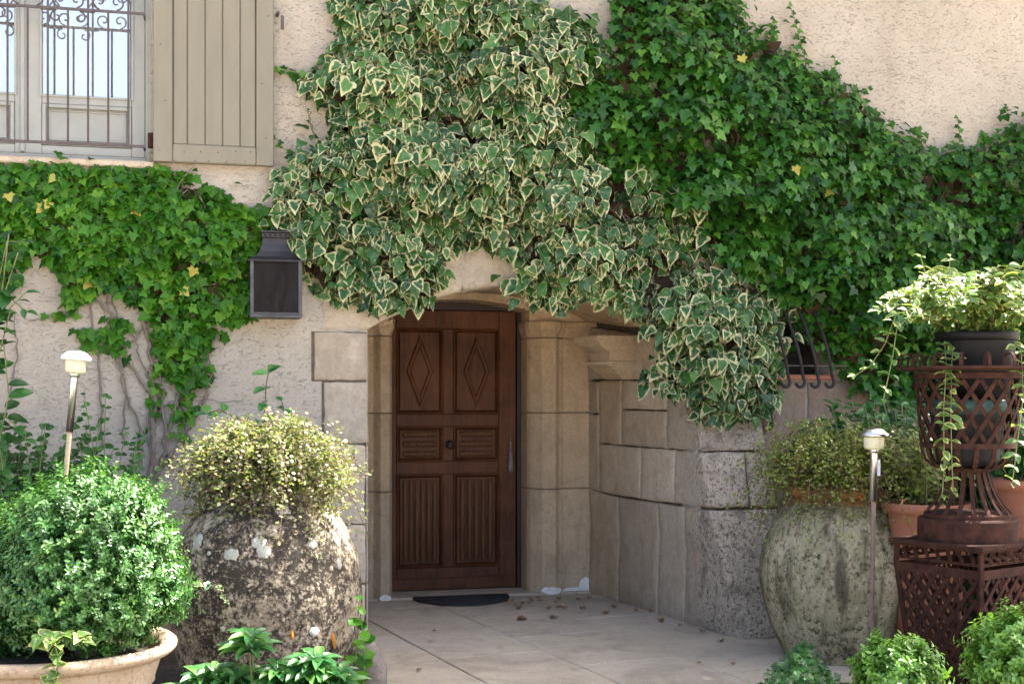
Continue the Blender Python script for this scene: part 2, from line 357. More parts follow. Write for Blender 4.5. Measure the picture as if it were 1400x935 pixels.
M['lichen_orange'] = simple('orange_lichen', (.42, .17, .02), (.32, .12, .02), 45, .95)
M['slab'] = mat_paving()
M['soil'] = simple('soil', (.06, .043, .03), (.03, .022, .016), 14, .95, 35, .8, .02)
M['gravel'] = simple('gravel_ground', (.50, .43, .34), (.38, .32, .25), 25, .95, 60, .8, .02)
M['curtain'] = simple('white_curtain', (.82, .85, .9), (.76, .8, .86), 6, .9, 30, .1)
M['dark'] = simple('dark_interior', (.02, .018, .016), (.015, .014, .012), 5, .9)
M['roof'] = simple('roof_clay', (.34, .17, .1), (.24, .13, .08), 9, .85)
M['rubber'] = simple('black_rubber', (.02, .02, .022), (.03, .03, .03), 60, .7, 160, .8, .006)
M['white_chalk'] = simple('white_lime', (.78, .76, .74), (.6, .57, .53), 24, .9)
M['dead_leaf'] = simple('dry_leaf', (.26, .13, .05), (.15, .075, .03), 30, .7, objvar=.7)
M['stem'] = simple('woody_stem', (.19, .155, .125), (.11, .085, .07), 30, .85)
M['stem_green'] = simple('green_stem', (.16, .19, .06), (.12, .13, .05), 30, .6)
M['stem_brown'] = simple('brown_stem', (.16, .085, .06), (.1, .06, .04), 30, .7)
M['bark'] = simple('bark', (.15, .12, .09), (.07, .055, .045), 8, .9, 14, .9, .03, sc=(3, 3, .6))
M['rock'] = mat_stone('grey_rock', (.2, .175, .15), (.11, .095, .08), (.25, .22, .19))
M['bulb'] = simple('bulb_glass', (.75, .75, .72), (.7, .7, .68), 5, .15)
M['tassel'] = simple('tassel_cord', (.24, .215, .165), (.15, .13, .10), 60, .9, 150, .6)
M['lamp_glass'] = mat_lampglass(); M['pane'] = mat_pane()
M['ivy_var'] = mat_leaf('variegated_ivy', [(.006, .035, .007), (.016, .07, .013), (.034, .112, .018), (.075, .18, .03)], .2, .42, rim=(.47, .46, .25), rimw=(.72, .98), spec=.35)
M['ivy_green'] = mat_leaf('green_ivy', [(.004, .027, .003), (.012, .064, .006), (.034, .122, .011), (.095, .22, .024)], .25, .4, spec=.35)
M['ivy_light'] = mat_leaf('light_ivy', [(.006, .04, .003), (.02, .095, .006), (.05, .16, .009), (.12, .26, .018)], .28, .45, spec=.25)
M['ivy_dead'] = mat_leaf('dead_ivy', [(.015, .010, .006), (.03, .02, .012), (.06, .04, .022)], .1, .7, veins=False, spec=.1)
M['ivy_yellow'] = mat_leaf('yellowed_ivy', [(.30, .24, .03), (.36, .33, .05), (.30, .32, .05)], .3, .5)
M['box_leaf'] = mat_leaf('box_leaves', [(.005, .025, .005), (.018, .075, .014), (.06, .165, .032), (.21, .34, .11)], .28, .32, veins=False, spec=.5)  # palest stop puts whitish sunlit highlights into the leaf colour
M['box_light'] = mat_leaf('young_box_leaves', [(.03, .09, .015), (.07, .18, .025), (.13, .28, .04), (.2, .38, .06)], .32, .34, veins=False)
M['wire_left'] = mat_leaf('wire_vine_golden', [(.13, .075, .065), (.20, .14, .10), (.15, .21, .045), (.26, .31, .09), (.38, .33, .25)], .35, .5, veins=False)
M['wire_right'] = mat_leaf('wire_vine_green', [(.10, .06, .04), (.12, .14, .03), (.17, .23, .04), (.24, .30, .06)], .3, .5, veins=False)
M['vinca'] = mat_leaf('variegated_trailer', [(.05, .13, .02), (.09, .19, .03), (.14, .26, .04)], .4, .42, rim=(.46, .48, .15), rimw=(.74, .92))
M['lush'] = mat_leaf('lush_leaves', [(.008, .045, .009), (.022, .095, .016), (.05, .155, .026)], .3, .4)
M['hellebore'] = mat_leaf('glossy_leaves', [(.03, .12, .035), (.06, .19, .05), (.14, .30, .06)], .28, .28)
M['tree_leaf'] = mat_leaf('tree_leaves', [(.03, .09, .02), (.05, .13, .03), (.07, .16, .04)], .25, .45, veins=False)

# ------------------------------------------------------------------ leaves
def mk_template(half, fold=.16, curl=.22, asym=0.0, rings=True):
    """half outline (x>=0) from base to tip -> verts, faces, rim weights; tip along +Y, normal +Z"""
    out = half + [(-x, y) for x, y in half[1:-1][::-1]]
    n = len(out); cx, cy = 0.0, .36
    z = lambda x, y: fold*abs(x)*1.2 - curl*(y-.35)**2 - .18*abs(x)**2
    vs = [(x, y, z(x, y)) for x, y in out]; rim = [1.0]*n; fs = []
    if rings:
        k = .66
        for x, y in out:
            xx, yy = cx+(x-cx)*k, cy+(y-cy)*k; vs.append((xx, yy, z(xx, yy))); rim.append(.62)
        vs.append((cx, cy, z(cx, cy))); rim.append(0.0)
        for i in range(n):
            j = (i+1) % n; fs.append((i, j, n+j, n+i)); fs.append((n+i, n+j, 2*n))
    else:
        vs.append((cx, cy, z(cx, cy))); rim.append(0.0)
        for i in range(n): fs.append((i, (i+1) % n, n))
    vs = np.array(vs); vs[:, 0] += asym*vs[:, 1]**2; vs[:, 2] += asym*.5*vs[:, 0]*vs[:, 1]
    return vs, fs, np.array(rim)
T_VAR = mk_template([(0, -.04), (.16, -.07), (.34, -.05), (.47, .1), (.45, .22), (.33, .36), (.29, .52), (.19, .7), (.07, .88), (0, 1.0)], .3, .34)
T_VAR2 = mk_template([(0, .0), (.14, -.03), (.29, .06), (.38, .24), (.35, .44), (.27, .62), (.17, .8), (.05, .93), (0, 1.0)], .45, .55, .22)
T_VAR3 = mk_template([(0, -.02), (.2, -.09), (.42, -.02), (.5, .16), (.36, .28), (.38, .42), (.24, .6), (.12, .8), (0, .96)], .12, .25, -.2)
T_LANCE = mk_template([(0, 0), (.09, .12), (.16, .32), (.19, .52), (.13, .78), (.04, .94), (0, 1.0)], .5, .45)
T_IVY = mk_template([(0, .06), (.16, -.1), (.40, -.13), (.36, .08), (.62, .30), (.33, .42), (.2, .72), (0, 1.0)], .14, .2, rings=False)
T_ELL = mk_template([(0, 0), (.17, .14), (.26, .36), (.24, .6), (.12, .86), (0, 1.0)], .3, .3)
T_ELLS = mk_template([(0, 0), (.2, .2), (.27, .5), (.15, .82), (0, 1.0)], .3, .2, rings=False)
T_ROUND = mk_template([(0, 0), (.3, .12), (.44, .42), (.3, .8), (0, .95)], .15, .2, rings=False)
T_SMALL_R = (np.array([(0, 0, 0), (.4, .35, .08), (.3, .8, .04), (-.3, .8, .04), (-.4, .35, .08)]), [(0, 1, 2, 3, 4)], np.array([0, 1., 1., 1., 1.]))
T_SMALL = (np.array([(0, 0, 0), (.24, .42, .06), (0, 1.0, -.05), (-.24, .42, .06)]), [(0, 1, 2), (0, 2, 3)], np.array([0, 1., 1., 1.]))
def norm(a): return a/np.maximum(np.linalg.norm(a, axis=-1, keepdims=True), 1e-9)
def leaf_frames(tip, nor):
    nor = norm(nor); tip = norm(tip - nor*np.sum(tip*nor, -1, keepdims=True)); x = np.cross(tip, nor); return x, tip, nor
def raw_mesh(name, V, faces_t, nv, cnt, rim, rnd, m, smooth=True):
    me = bpy.data.meshes.new(name)
    fl = np.array([len(f) for f in faces_t]); li = np.concatenate([np.array(f) for f in faces_t])
    loops = (np.tile(li, cnt)+np.repeat(np.arange(cnt)*nv, len(li))).astype(np.int32)
    starts = np.concatenate([[0], np.cumsum(np.tile(fl, cnt))[:-1]]).astype(np.int32)
    me.vertices.add(len(V)); me.vertices.foreach_set('co', V.astype(np.float32).ravel())
    me.loops.add(len(loops)); me.loops.foreach_set('vertex_index', loops)
    me.polygons.add(len(starts)); me.polygons.foreach_set('loop_start', starts); me.polygons.foreach_set('loop_total', np.tile(fl, cnt).astype(np.int32))
    me.polygons.foreach_set('use_smooth', np.full(len(starts), smooth))
    a = me.attributes.new('rnd', 'FLOAT', 'POINT'); a.data.foreach_set('value', np.repeat(rnd, nv).astype(np.float32))
    a = me.attributes.new('rim', 'FLOAT', 'POINT'); a.data.foreach_set('value', np.tile(rim, cnt).astype(np.float32))
    me.update(calc_edges=True); me.materials.append(m); return me
VAR = {}
def foliage(root, tpl, P, tip, nor, size, m, name='leaf', mass='leaf_mass', nparts=0, rnd=None, score=None):
    P = np.asarray(P, float); n = len(P)
    if n == 0: return
    size = np.broadcast_to(np.asarray(size, float), (n,)); rnd = rng.random(n) if rnd is None else rnd
    X, T, Nn = leaf_frames(np.asarray(tip, float), np.asarray(nor, float)); b = np.array(base_of(root))
    vt, ft, rim = tpl; idx = np.arange(n); sel = idx[:0]
    if nparts:
        sc = size.copy() if score is None else score
        sel = np.argsort(-sc)[:nparts]; rest = np.setdiff1d(idx, sel)
    else: rest = idx
    if len(rest):
        s = size[rest][:, None, None]
        V = P[rest][:, None, :]-b + s*(vt[None, :, 0, None]*X[rest][:, None]+vt[None, :, 1, None]*T[rest][:, None]+vt[None, :, 2, None]*Nn[rest][:, None])
        me = raw_mesh(mass, V.reshape(-1, 3), ft, len(vt), len(rest), rim, rnd[rest], m)
        o = bpy.data.objects.new(mass, me); col.objects.link(o); o.parent = root; o['kind'] = 'stuff'
    if len(sel):
        key = (id(vt), m.name)
        if key not in VAR: VAR[key] = [raw_mesh(name, vt*1.0, ft, len(vt), 1, rim, np.array([(k+.5)/8]), m) for k in range(8)]
        for i in sel:
            o = bpy.data.objects.new(name, VAR[key][min(7, int(rnd[i]*8))]); col.objects.link(o); o.parent = root
            mt = Matrix.Identity(4); s = size[i]
            for r in range(3):
                mt[r][0] = X[i][r]*s; mt[r][1] = T[i][r]*s; mt[r][2] = Nn[i][r]*s; mt[r][3] = P[i][r]-b[r]
            o.matrix_local = mt
def in_poly(px, py, poly):
    px = np.asarray(px, float); py = np.asarray(py, float); ins = np.zeros(px.shape, bool); n = len(poly)
    for i in range(n):
        x0, y0 = poly[i]; x1, y1 = poly[(i+1) % n]
        if y0 == y1: continue
        c = ((y0 > py) != (y1 > py)) & (px < (x1-x0)*(py-y0)/(y1-y0)+x0); ins ^= c
    return ins
def edge_dist(px, py, poly):
    d = np.full(px.shape, 1e9); n = len(poly)
    for i in range(n):
        a = np.array(poly[i], float); b = np.array(poly[(i+1) % n], float); ab = b-a
        t = np.clip(((px-a[0])*ab[0]+(py-a[1])*ab[1])/max(ab@ab, 1e-9), 0, 1)
        d = np.minimum(d, np.hypot(px-a[0]-t*ab[0], py-a[1]-t*ab[1]))
    return d
def sample_poly(poly, n):
    A = np.array(poly, float); lo, hi = A.min(0), A.max(0); xs = []; ys = []; c = 0
    while c < n:
        x = rng.uniform(lo[0], hi[0], n*2); y = rng.uniform(lo[1], hi[1], n*2); k = in_poly(x, y, poly)
        xs.append(x[k]); ys.append(y[k]); c += int(k.sum())
    return np.concatenate(xs)[:n], np.concatenate(ys)[:n]
def planeY(px, py, Y):
    r = (px-700)/F; u = (HOR-py)/F; dx = SY+r*CY; dy = CY-r*SY; t = Y/dy
    return np.stack([dx*t, np.broadcast_to(Y, t.shape), CZ+u*t], -1)
def climber(poly, Y, thick, ncl, rad, per, nbase, size, droop=1.0, ramp_px=70, keep=.25, ndeep=0, noise_s=1.6, up=.35, jit=.36, tj=.5, flip=-.3, basehi=.5):
    """leaves of a wall climber: sprays of overlapping leaves on a bulging shell over an outline on the wall"""
    def shell(px, py):
        e = edge_dist(px, py, poly); p0 = planeY(px, py, np.full(px.shape, Y))
        ns = np.array([mnoise.noise(Vector((a[0]*noise_s, 3.1, a[2]*noise_s*1.3))) for a in p0])
        return thick*np.clip(e/ramp_px, .12, 1)*np.clip(.66+1.0*ns, .2, 1.4)
    cx, cy = sample_poly(poly, ncl); th = shell(cx, cy); C = planeY(cx, cy, Y-th)
    k = np.repeat(np.arange(ncl), per); n = len(k)
    d = norm(rng.normal(size=(n, 3))); d[:, 1] = -np.abs(d[:, 1])*1.0; fl = d[:, 2] < flip; d[fl, 2] *= -.8; d = norm(d)
    rr = rad*rng.uniform(.45, 1.08, n)*np.repeat(rng.uniform(.7, 1.25, ncl), per)
    P = C[k]+d*rr[:, None]*np.array([1.15, .75, .85])
    P[:, 1] = np.minimum(P[:, 1], Y-.012)
    nor = d*.75+np.array([0, -.75, up])+rng.normal(size=(n, 3))*jit
    tip = np.stack([d[:, 0]*.55, -.25+d[:, 1]*.3, np.full(n, -1.0*droop)], -1)+rng.normal(size=(n, 3))*tj
    bx, by = sample_poly(poly, nbase); bt = shell(bx, by)*rng.uniform(.03, basehi, nbase)+.015; PB = planeY(bx, by, Y-bt)
    P = np.concatenate([P, PB]); nor = np.concatenate([nor, np.array([0, -1, .3])+rng.normal(size=(nbase, 3))*.4])
    tip = np.concatenate([tip, np.array([0, -.2, -1*droop])+rng.normal(size=(nbase, 3))*.55])
    qx, qy = proj(P); ok = in_poly(qx, qy, poly) | (rng.random(len(P)) < keep)
    P, nor, tip = P[ok], nor[ok], tip[ok]
    s = size*np.clip(rng.normal(.92, .22, len(P)), .4, 1.45)
    depth = Y-P[:, 1]
    return P, tip, nor, s, depth

# ------------------------------------------------------------------ ground, paving, beds (structure)
g = MB(); g.add([(-150, -150, -.07), (150, -150, -.07), (150, 150, -.07), (-150, 150, -.07)], [(0, 1, 2, 3)])
g.build('ground', M['gravel'], kind='structure')
K0 = Vector((2.815, 9.02, 0)); K1 = Vector((3.125, 7.08, 0)); E1 = (K1-K0).normalized(); E2 = Vector((-E1.y, E1.x, 0))   # along the right reveal / across
base = MB(); base.prism([(.2, 4.3), (3.6, 4.3), (4.3, 7.3), (3.2, 9.45), (.9, 9.45), (.55, 7.0)], -.3, -.012)
pav = base.build('paving', M['mortar'], kind='structure')
su, sv = .86, .60; org = PZ(630, 840)
for i in range(-7, 5):
    for j in range(-6, 5):
        off = .43 if j % 2 else 0.0
        a0 = i*su+off; b0 = j*sv; c = org+E1*(a0+su/2)+E2*(b0+sv/2)
        if not (-.1 < c.x < 4.5 and 4.2 < c.y < 9.6): continue
        if c.y > 7.2 and not (.6 < c.x < 3.5): continue
        if c.y < 6.3 and c.x > 3.2 + (c.y-6.3)*.15: continue
        if c.x < .62 and c.y > 5: continue
        gp = .0035; h = R.uniform(-.003, .0015); t1, t2 = R.uniform(-.0025, .0025), R.uniform(-.0025, .0025); vs = []
        for lev, ins in ((-.05, 0), (h-.004, 0), (h, .005)):
            for sa, sb in ((0, 0), (1, 0), (1, 1), (0, 1)):
                q = org+E1*(a0+(gp+ins if sa == 0 else su-gp-ins))+E2*(b0+(gp+ins if sb == 0 else sv-gp-ins))
                vs.append((q.x, q.y, lev+(t1*(sa-.5)+t2*(sb-.5))))
        fs = [(8, 9, 10, 11)]
        for lv in (0, 4): fs += [(lv+k, lv+(k+1) % 4, lv+4+(k+1) % 4, lv+4+k) for k in range(4)]
        MB().add(vs, fs).build('slab', M['slab'], pav)
def bed(name, outline, hgt):
    cx = sum(p[0] for p in outline)/len(outline); cy = sum(p[1] for p in outline)/len(outline); rings = 8; vs = []; fs = []; n = len(outline)*6
    for r in range(rings+1):
        k = 1-r/rings
        for i in range(n):
            f = i/6; a = outline[int(f) % len(outline)]; b = outline[(int(f)+1) % len(outline)]; u = f-int(f)
            x = a[0]+(b[0]-a[0])*u; y = a[1]+(b[1]-a[1])*u; x, y = cx+(x-cx)*k, cy+(y-cy)*k
            z = hgt*min(1, (1-k)*5)-.05*(k > .99)+.025*mnoise.noise(Vector((x*5, y*5, 1)))*(k < .99)
            vs.append((x, y, z))
    for r in range(rings):
        for i in range(n): fs.append((r*n+i, r*n+(i+1) % n, (r+1)*n+(i+1) % n, (r+1)*n+i))
    MB().add(vs, fs, True).build(name, M['soil'], kind='structure')
bed('soil_bed', [(-4, 3.6), (.45, 4.2), (.68, 6.0), (.95, 7.6), (-4, 7.6)], .035)
bed('soil_bed', [(3.1, 4.4), (7, 4.0), (7, 7.6), (3.9, 7.6), (3.95, 6.9), (3.25, 6.2)], .02)

# ------------------------------------------------------------------ the house
house = thing('house', (2.0, YW, 0), 'cream plastered old house with arched stone doorway and brown panelled door', 'house')
# opening outlines
XL, XR = 1.024, 3.045; ZS, RISE = 1.78, .28
XC = (XL+XR)/2; HS = (XR-XL)/2; RAD = (HS*HS+RISE*RISE)/(2*RISE); ZC = ZS+RISE-RAD; TH = math.asin(HS/RAD)
IXL, IXR, IZS, IRISE = 1.19, 2.83, 1.925, .20
IXC = (IXL+IXR)/2; IHS = (IXR-IXL)/2; IRAD = (IHS*IHS+IRISE*IRISE)/(2*IRISE); IZC = IZS+IRISE-IRAD; ITH = math.asin(IHS/IRAD)
def farch(x): return ZC+math.sqrt(max(RAD*RAD-(x-XC)**2, 0))
wx0, wx1 = PY(-150, 100, YW).x, PY(206, 100, YW).x; wz0 = PY(100, 217, YW).z; wz1 = wz0+1.9
gx0, gx1 = PY(1052, 480, YW).x, PY(1134, 480, YW).x; gz0 = PY(1100, 512, YW).z; gz1 = PY(1100, 425, YW).z
wl = MB(); ZT = 5.4; T = .35
def wall_block(x0, x1, z0, z1): wl.box((x0, YW, z0), (x1, YW+T, z1))
wall_block(-7, wx0, -.1, ZT); wall_block(wx0, wx1, -.1, wz0); wall_block(wx0, wx1, wz1, ZT); wall_block(wx1, XL, -.1, ZT)
nA = 28
for i in range(nA):
    a, b = XL+(XR-XL)*i/nA, XL+(XR-XL)*(i+1)/nA; z = max(farch(a), farch(b))+.025
    wall_block(a, b, z, ZT)
wall_block(XR, gx0, -.1, ZT); wall_block(gx0, gx1, -.1, gz0); wall_block(gx0, gx1, gz1, ZT); wall_block(gx1, 10, -.1, ZT)
wl.box((-7, YW+T, -.1), (-6.65, 15, ZT)); wl.box((9.65, YW+T, -.1), (10, 15, ZT)); wl.box((-7, 15, -.1), (10, 15.35, ZT))
wl.build('wall', M['plaster'], house)
rf = MB(); rf.prism([(7.15, ZT), (11.4, ZT+1.9), (15.8, ZT), (15.8, ZT+.16), (11.4, ZT+2.06), (7.15, ZT+.16)], -7.3, 10.3)
rf.v = [(z, x, y) for x, y, z in [(v[0], v[1], v[2]) for v in rf.v]]
rf.build('roof', M['roof'], house)

# stones: a bent sheet with softened edges, mapped onto the masonry face
def stone(name, quad, mp, m, nu=10, nv=7, gap=.0045, bev=.009, rough=.008, depth=.05, seed=0, proud=0.0, parent=house, corner=False):
    """quad: (u,v) corners bl, br, tr, tl"""
    vs = []; fs = []; sd = seed*7.31+R.uniform(0, 90)
    bl, br, tr, tl = [Vector((q[0], q[1])) for q in quad]
    lu = ((br-bl).length+(tr-tl).length)/2; lv = ((tl-bl).length+(tr-br).length)/2
    def par(n, l):
        e = [0, min(.2, .35*bev/l), min(.3, bev/l)]; mid = [e[2]+(1-2*e[2])*k/(n-1) for k in range(1, n-1)]
        return e+mid+[1-e[2], 1-e[1], 1]
    A = par(nu, lu); B = par(nv, lv)
    if corner: A = sorted(set(A+[.46, .48, .49, .5, .51, .52, .54]))
    def at(a, b):
        q = (bl*(1-a)+br*a)*(1-b)+(tl*(1-a)+tr*a)*b
        if corner:
            l_, r_ = bl*(1-b)+tl*b, br*(1-b)+tr*b; q = Vector((l_.x*(1-2*a) if a < .5 else r_.x*(2*a-1), l_.y*(1-a)+r_.y*a))
        return q
    for ib, b in enumerate(B):
        for ia, a in enumerate(A):
            q = at(a, b)
            du = gap*1.5*(1-2*a); dv = gap*(1-2*b)
            w1 = mnoise.noise(Vector((q.x*9, q.y*9, sd)))*.007+mnoise.noise(Vector((q.x*31, q.y*31, sd)))*.003; w2 = mnoise.noise(Vector((q.x*9, q.y*9, sd+40)))*.007+mnoise.noise(Vector((q.x*31, q.y*31, sd+20)))*.003
            edge = min(a*lu, (1-a)*lu, b*lv, (1-b)*lv)
            o = proud-max(0.0, bev-edge)**2/max(bev, 1e-6)*.9+mnoise.noise(Vector((q.x*5, q.y*5, sd+7)))*rough+mnoise.noise(Vector((q.x*19, q.y*19, sd+3)))*rough*.45
            k = 1.0 if edge < .03 else .3
            p, n = mp(q.x+du+w1*k, q.y+dv+w2*k); vs.append(Vector(p)+Vector(n)*o)
    na, nb = len(A), len(B)
    for j in range(nb-1):
        for i in range(na-1): fs.append((j*na+i, j*na+i+1, (j+1)*na+i+1, (j+1)*na+i))
    ring = [i for i in range(na)]+[j*na+na-1 for j in range(1, nb)]+[(nb-1)*na+i for i in range(na-2, -1, -1)]+[j*na for j in range(nb-2, 0, -1)]
    o0 = len(vs)
    for r in ring:
        a, b = A[r % na], B[r//na]; q = at(a, b)
        p, n = mp(q.x+gap*(1-2*a), q.y+gap*(1-2*b)); vs.append(Vector(p)-Vector(n)*depth)
    nr = len(ring)
    for i in range(nr): fs.append((ring[i], ring[(i+1) % nr], o0+(i+1) % nr, o0+i))
    return MB().add(vs, fs, True).build(name, m, parent)

# right reveal + battered pier: u<0 along the reveal (towards the door), u>0 along the outer face
def ycorner(z):
    pts = [(-.1, 7.05), (0, 7.08), (.45, 7.26), (.73, 7.40), (1.07, 7.49), (1.35, 7.53), (2.2, 7.53)]
    for (z0, y0), (z1, y1) in zip(pts, pts[1:]):
        if z <= z1: t = (z-z0)/(z1-z0); return y0+(y1-y0)*t
    return pts[-1][1]
NR = Vector((-E2.x, -E2.y, 0)); NF = Vector((0, -1, .12)).normalized()
def pier(u, z):
    y = ycorner(z); kx = K0.x+(K0.y-y)*(K1.x-K0.x)/(K0.y-K1.y); C = Vector((kx, y, z))
    r = .022
    if u < -r: return C+(-E1)*(-u), NR
    if u > r: return C+Vector((u, 0.0, 0)), NF
    t = (u+r)/(2*r); a = C-E1*r; b = C+Vector((r, 0, 0))
    p = a*(1-t)**2+C*2*t*(1-t)+b*t*t
    return p, (NR*(1-t)+NF*t).normalized()
def rev_uz(px, py):            # pixel -> (u,z) on the reveal plane
    d = pdir(px, py); a = Vector((K0.x, K0.y, 0)); t = (a.x*NR.x+a.y*NR.y)/(d.x*NR.x+d.y*NR.y); p = Vector((d.x*t, d.y*t, CZ+d.z*t))
    y = ycorner(p.z); return (-(p.y-y)/(-E1.y), p.z)
def fr_uz(px, py):             # pixel -> (u,z) on the battered outer face
    Y = 7.4
    for _ in range(6): p = PY(px, py, Y); Y = ycorner(p.z)
    y = ycorner(p.z); kx = K0.x+(K0.y-y)*(K1.x-K0.x)/(K0.y-K1.y); return (p.x-kx, p.z)
RV = lambda *ps: [rev_uz(*p) for p in ps]
def flatten_last(q): return q
mp_ = M['stone_pier']; mw = M['stone_warm']
SP = [  # bl, br, tr, tl in pixels on the reveal
    [(804, 811), (845, 823), (845, 679), (804, 669)], [(845, 823), (899, 841), (899, 687), (845, 679)], [(899, 841), (935, 852), (935, 692), (899, 687)],
    [(804, 669), (819, 672), (819, 566), (804, 566)], [(819, 673), (875, 683), (875, 611), (819, 606)], [(875, 683), (921, 689), (921, 614), (875, 611)],
    [(819, 606), (850, 609), (850, 519), (804, 519)], [(850, 609), (912, 614), (912, 561), (850, 560)], [(850, 560), (912, 561), (912, 520), (850, 519)],
    [(804, 519), (858, 519), (858, 455), (804, 446)], [(858, 519), (912, 520), (912, 463), (858, 455)], [(804, 566), (819, 566), (819, 522), (804, 519)]]
SP[6] = [(819, 606), (850, 609), (850, 519), (819, 519)]
for i, q in enumerate(SP):
    far = i in (0, 1, 3, 4, 6, 7, 8, 9, 11)
    stone('stone', RV(*q), pier, mp_, 9, 7, seed=i, proud=R.uniform(-.002, .005))
def wrap(l_bot, l_top, r_bot, r_top, i): stone('stone', [rev_uz(*l_bot), fr_uz(*r_bot), fr_uz(*r_top), rev_uz(*l_top)], pier, mp_, 18, 9, seed=i, rough=.010, bev=.012, proud=.004, corner=True)
wrap((935, 852), (935, 692), (1092, 872), (1064, 694), 20)
wrap((921, 689), (921, 614), (1026, 693), (1018, 617), 21)
stone('stone', [fr_uz(1026, 693), fr_uz(1065, 693), fr_uz(1049, 617), fr_uz(1018, 617)], pier, mp_, 7, 8, seed=22, rough=.01, bev=.018, proud=.002)
wrap((912, 614), (912, 520), (1049, 616), (1038, 522), 23)
wrap((912, 520), (912, 463), (1038, 522), (1030, 440), 24)
# core behind the stones
cm = MB(); vs = []; zs = [-.1, 0, .45, .73, 1.07, 1.35, 1.6, 1.95]
for z in zs:
    y = ycorner(z)+.024; kx = K0.x+(K0.y-y)*(K1.x-K0.x)/(K0.y-K1.y); wdt = .42+(1.07-z)*.1 if z < 1.07 else .36
    vs += [(K0.x+.022, 9.3, z), (kx+.022, y+.01, z), (kx+wdt, y+.01, z), (kx+wdt+.02, YW+.3, z), (K0.x+.5, 9.3, z)]
fs = []
for i in range(len(zs)-1):
    for k in range(5): fs.append((i*5+k, i*5+(k+1) % 5, i*5+5+(k+1) % 5, i*5+5+k))
fs.append(tuple(range(len(vs)-5, len(vs)))); cm.add(vs, fs).build('pier_core', M['mortar'], house)
# pier flank, facing right
# left masonry: u<0 on the outer face (to the left of the opening), u>0 back along the left reveal
LD = Vector((IXL-XL, YJ-YW, 0)).normalized(); LN = Vector((LD.y, -LD.x, 0))
def leftm(u, z):
    C = Vector((XL, YW-.008, z)); r = .02
    if u < -r: return C+Vector((u, 0, 0)), Vector((0, -1, 0))
    if u > r: return C+LD*u, LN
    t = (u+r)/(2*r); p = (C+Vector((-r, 0, 0)))*(1-t)**2+C*2*t*(1-t)+(C+LD*r)*t*t
    return p, (Vector((0, -1, 0))*(1-t)+LN*t).normalized()
def lu(px, py): p = PY(px, py, YW-.003); return (p.x-XL, p.z)
LS = [(427, 453, 521, .34), (441, 521, 607, .22), (446, 607, 718, .4), (432, 718, 800, .3), (446, 800, 882, .42)]
mpl = M['stone_pale']
for i, (xl, yt, yb, ex) in enumerate(LS):
    u0, zt = lu(xl, yt); _, zb = lu(xl, yb); zb = max(zb, -.02)
    stone('stone', [(u0, zb), (ex, zb), (ex, zt), (u0, zt)], leftm, mpl, 14, 7, seed=40+i, rough=.006, bev=.008, proud=.004, gap=.006)
    u = ex
    while u < 1.46:
        u2 = min(1.48, u+R.uniform(.45, .7)); u2 = 1.48 if u2 > 1.3 else u2
        stone('stone', [(u, zb), (u2, zb), (u2, zt), (u, zt)], leftm, mw, 7, 6, seed=60+i, rough=.004, bev=.012); u = u2
for xl, yt, yb, ex in LS:
    u0, zt_b = lu(xl, yt); _, zb_b = lu(xl, yb); MB().box((XL+u0-.005, YW-.0025, max(zb_b, -.03)), (XL-.006, YW+.02, zt_b-.0005)).build('mortar_bed', M['mortar'], house)
lc = MB(); lc.prism([(XL-.02, YW+.02), (XL-.45, YW+.02), (XL-.45, 9.35), (IXL-.02, 9.35), (IXL-.022, YJ)], -.1, 1.95); lc.build('reveal_core', M['mortar'], house)
# arch: t along the curve (0 left spring .. 1 right spring), u>0 up the outer face, u in [-1,0] back along the soffit
def archm(t, u):
    if t < 0: f = Vector((XL+t*2.02, YW-.004, ZS)); rad = Vector((0, 0, 1))
    else:
        a = -TH+2*TH*t; f = Vector((XC+RAD*math.sin(a), YW-.004, ZC+RAD*math.cos(a))); w_ = min(1, t/.15)
        rad = (Vector((math.sin(a), 0, math.cos(a)))*w_+Vector((0, 0, 1))*(1-w_)).normalized()
    if u >= 0: return f+rad*u*.34, Vector((0, -1, 0))
    tt = max(t, 0); a = -ITH+2*ITH*tt; g_ = Vector((IXC+IRAD*math.sin(a), YJ+.02, IZC+IRAD*math.cos(a)))
    k = -u; p = f*(1-k)+g_*k
    if t < 0: p = f+Vector((0, 1.4*k, 0))
    return p, (-rad if k > .02 else (Vector((0, -1, 0))-rad).normalized())
def t_of_x(x): return (math.asin((x-XC)/RAD)+TH)/(2*TH)
for i, (xa, xb) in enumerate([(None, 1.59), (1.59, 1.95), (1.95, 2.33), (2.33, 2.70), (2.70, None)]):
    ta = -.13 if xa is None else t_of_x(xa); tb = 1.0 if xb is None else t_of_x(xb); sk = .012 if xa else 0
    stone('voussoir', [(ta, -.42), (tb, -.42), (tb+.006, 1.0), (ta-sk, .5 if xa is None else 1.0)], archm, M['stone_pale'], 14, 16, seed=80+i, rough=.005, bev=.007, gap=.002)
for i, (ta, tb) in enumerate([(0, .3), (.3, .62), (.62, 1.0)]):
    stone('soffit_stone', [(ta, -1.0), (tb, -1.0), (tb, -.42), (ta, -.42)], archm, mw, 12, 8, seed=90+i, rough=.005, bev=.01, gap=.0025)
ac = MB(); vs = []; fs = []
for i in range(25):
    t = i/24
    for u in (0, -.5, -1.0):
        p, n = archm(t, u); vs.append(Vector(p)+Vector((0, .03 if u == 0 else 0, .022)))
for i in range(24):
    for k in range(2): fs.append((i*3+k, i*3+k+1, i*3+4+k, i*3+3+k))
ac.add(vs, fs).build('soffit_core', M['mortar'], house)
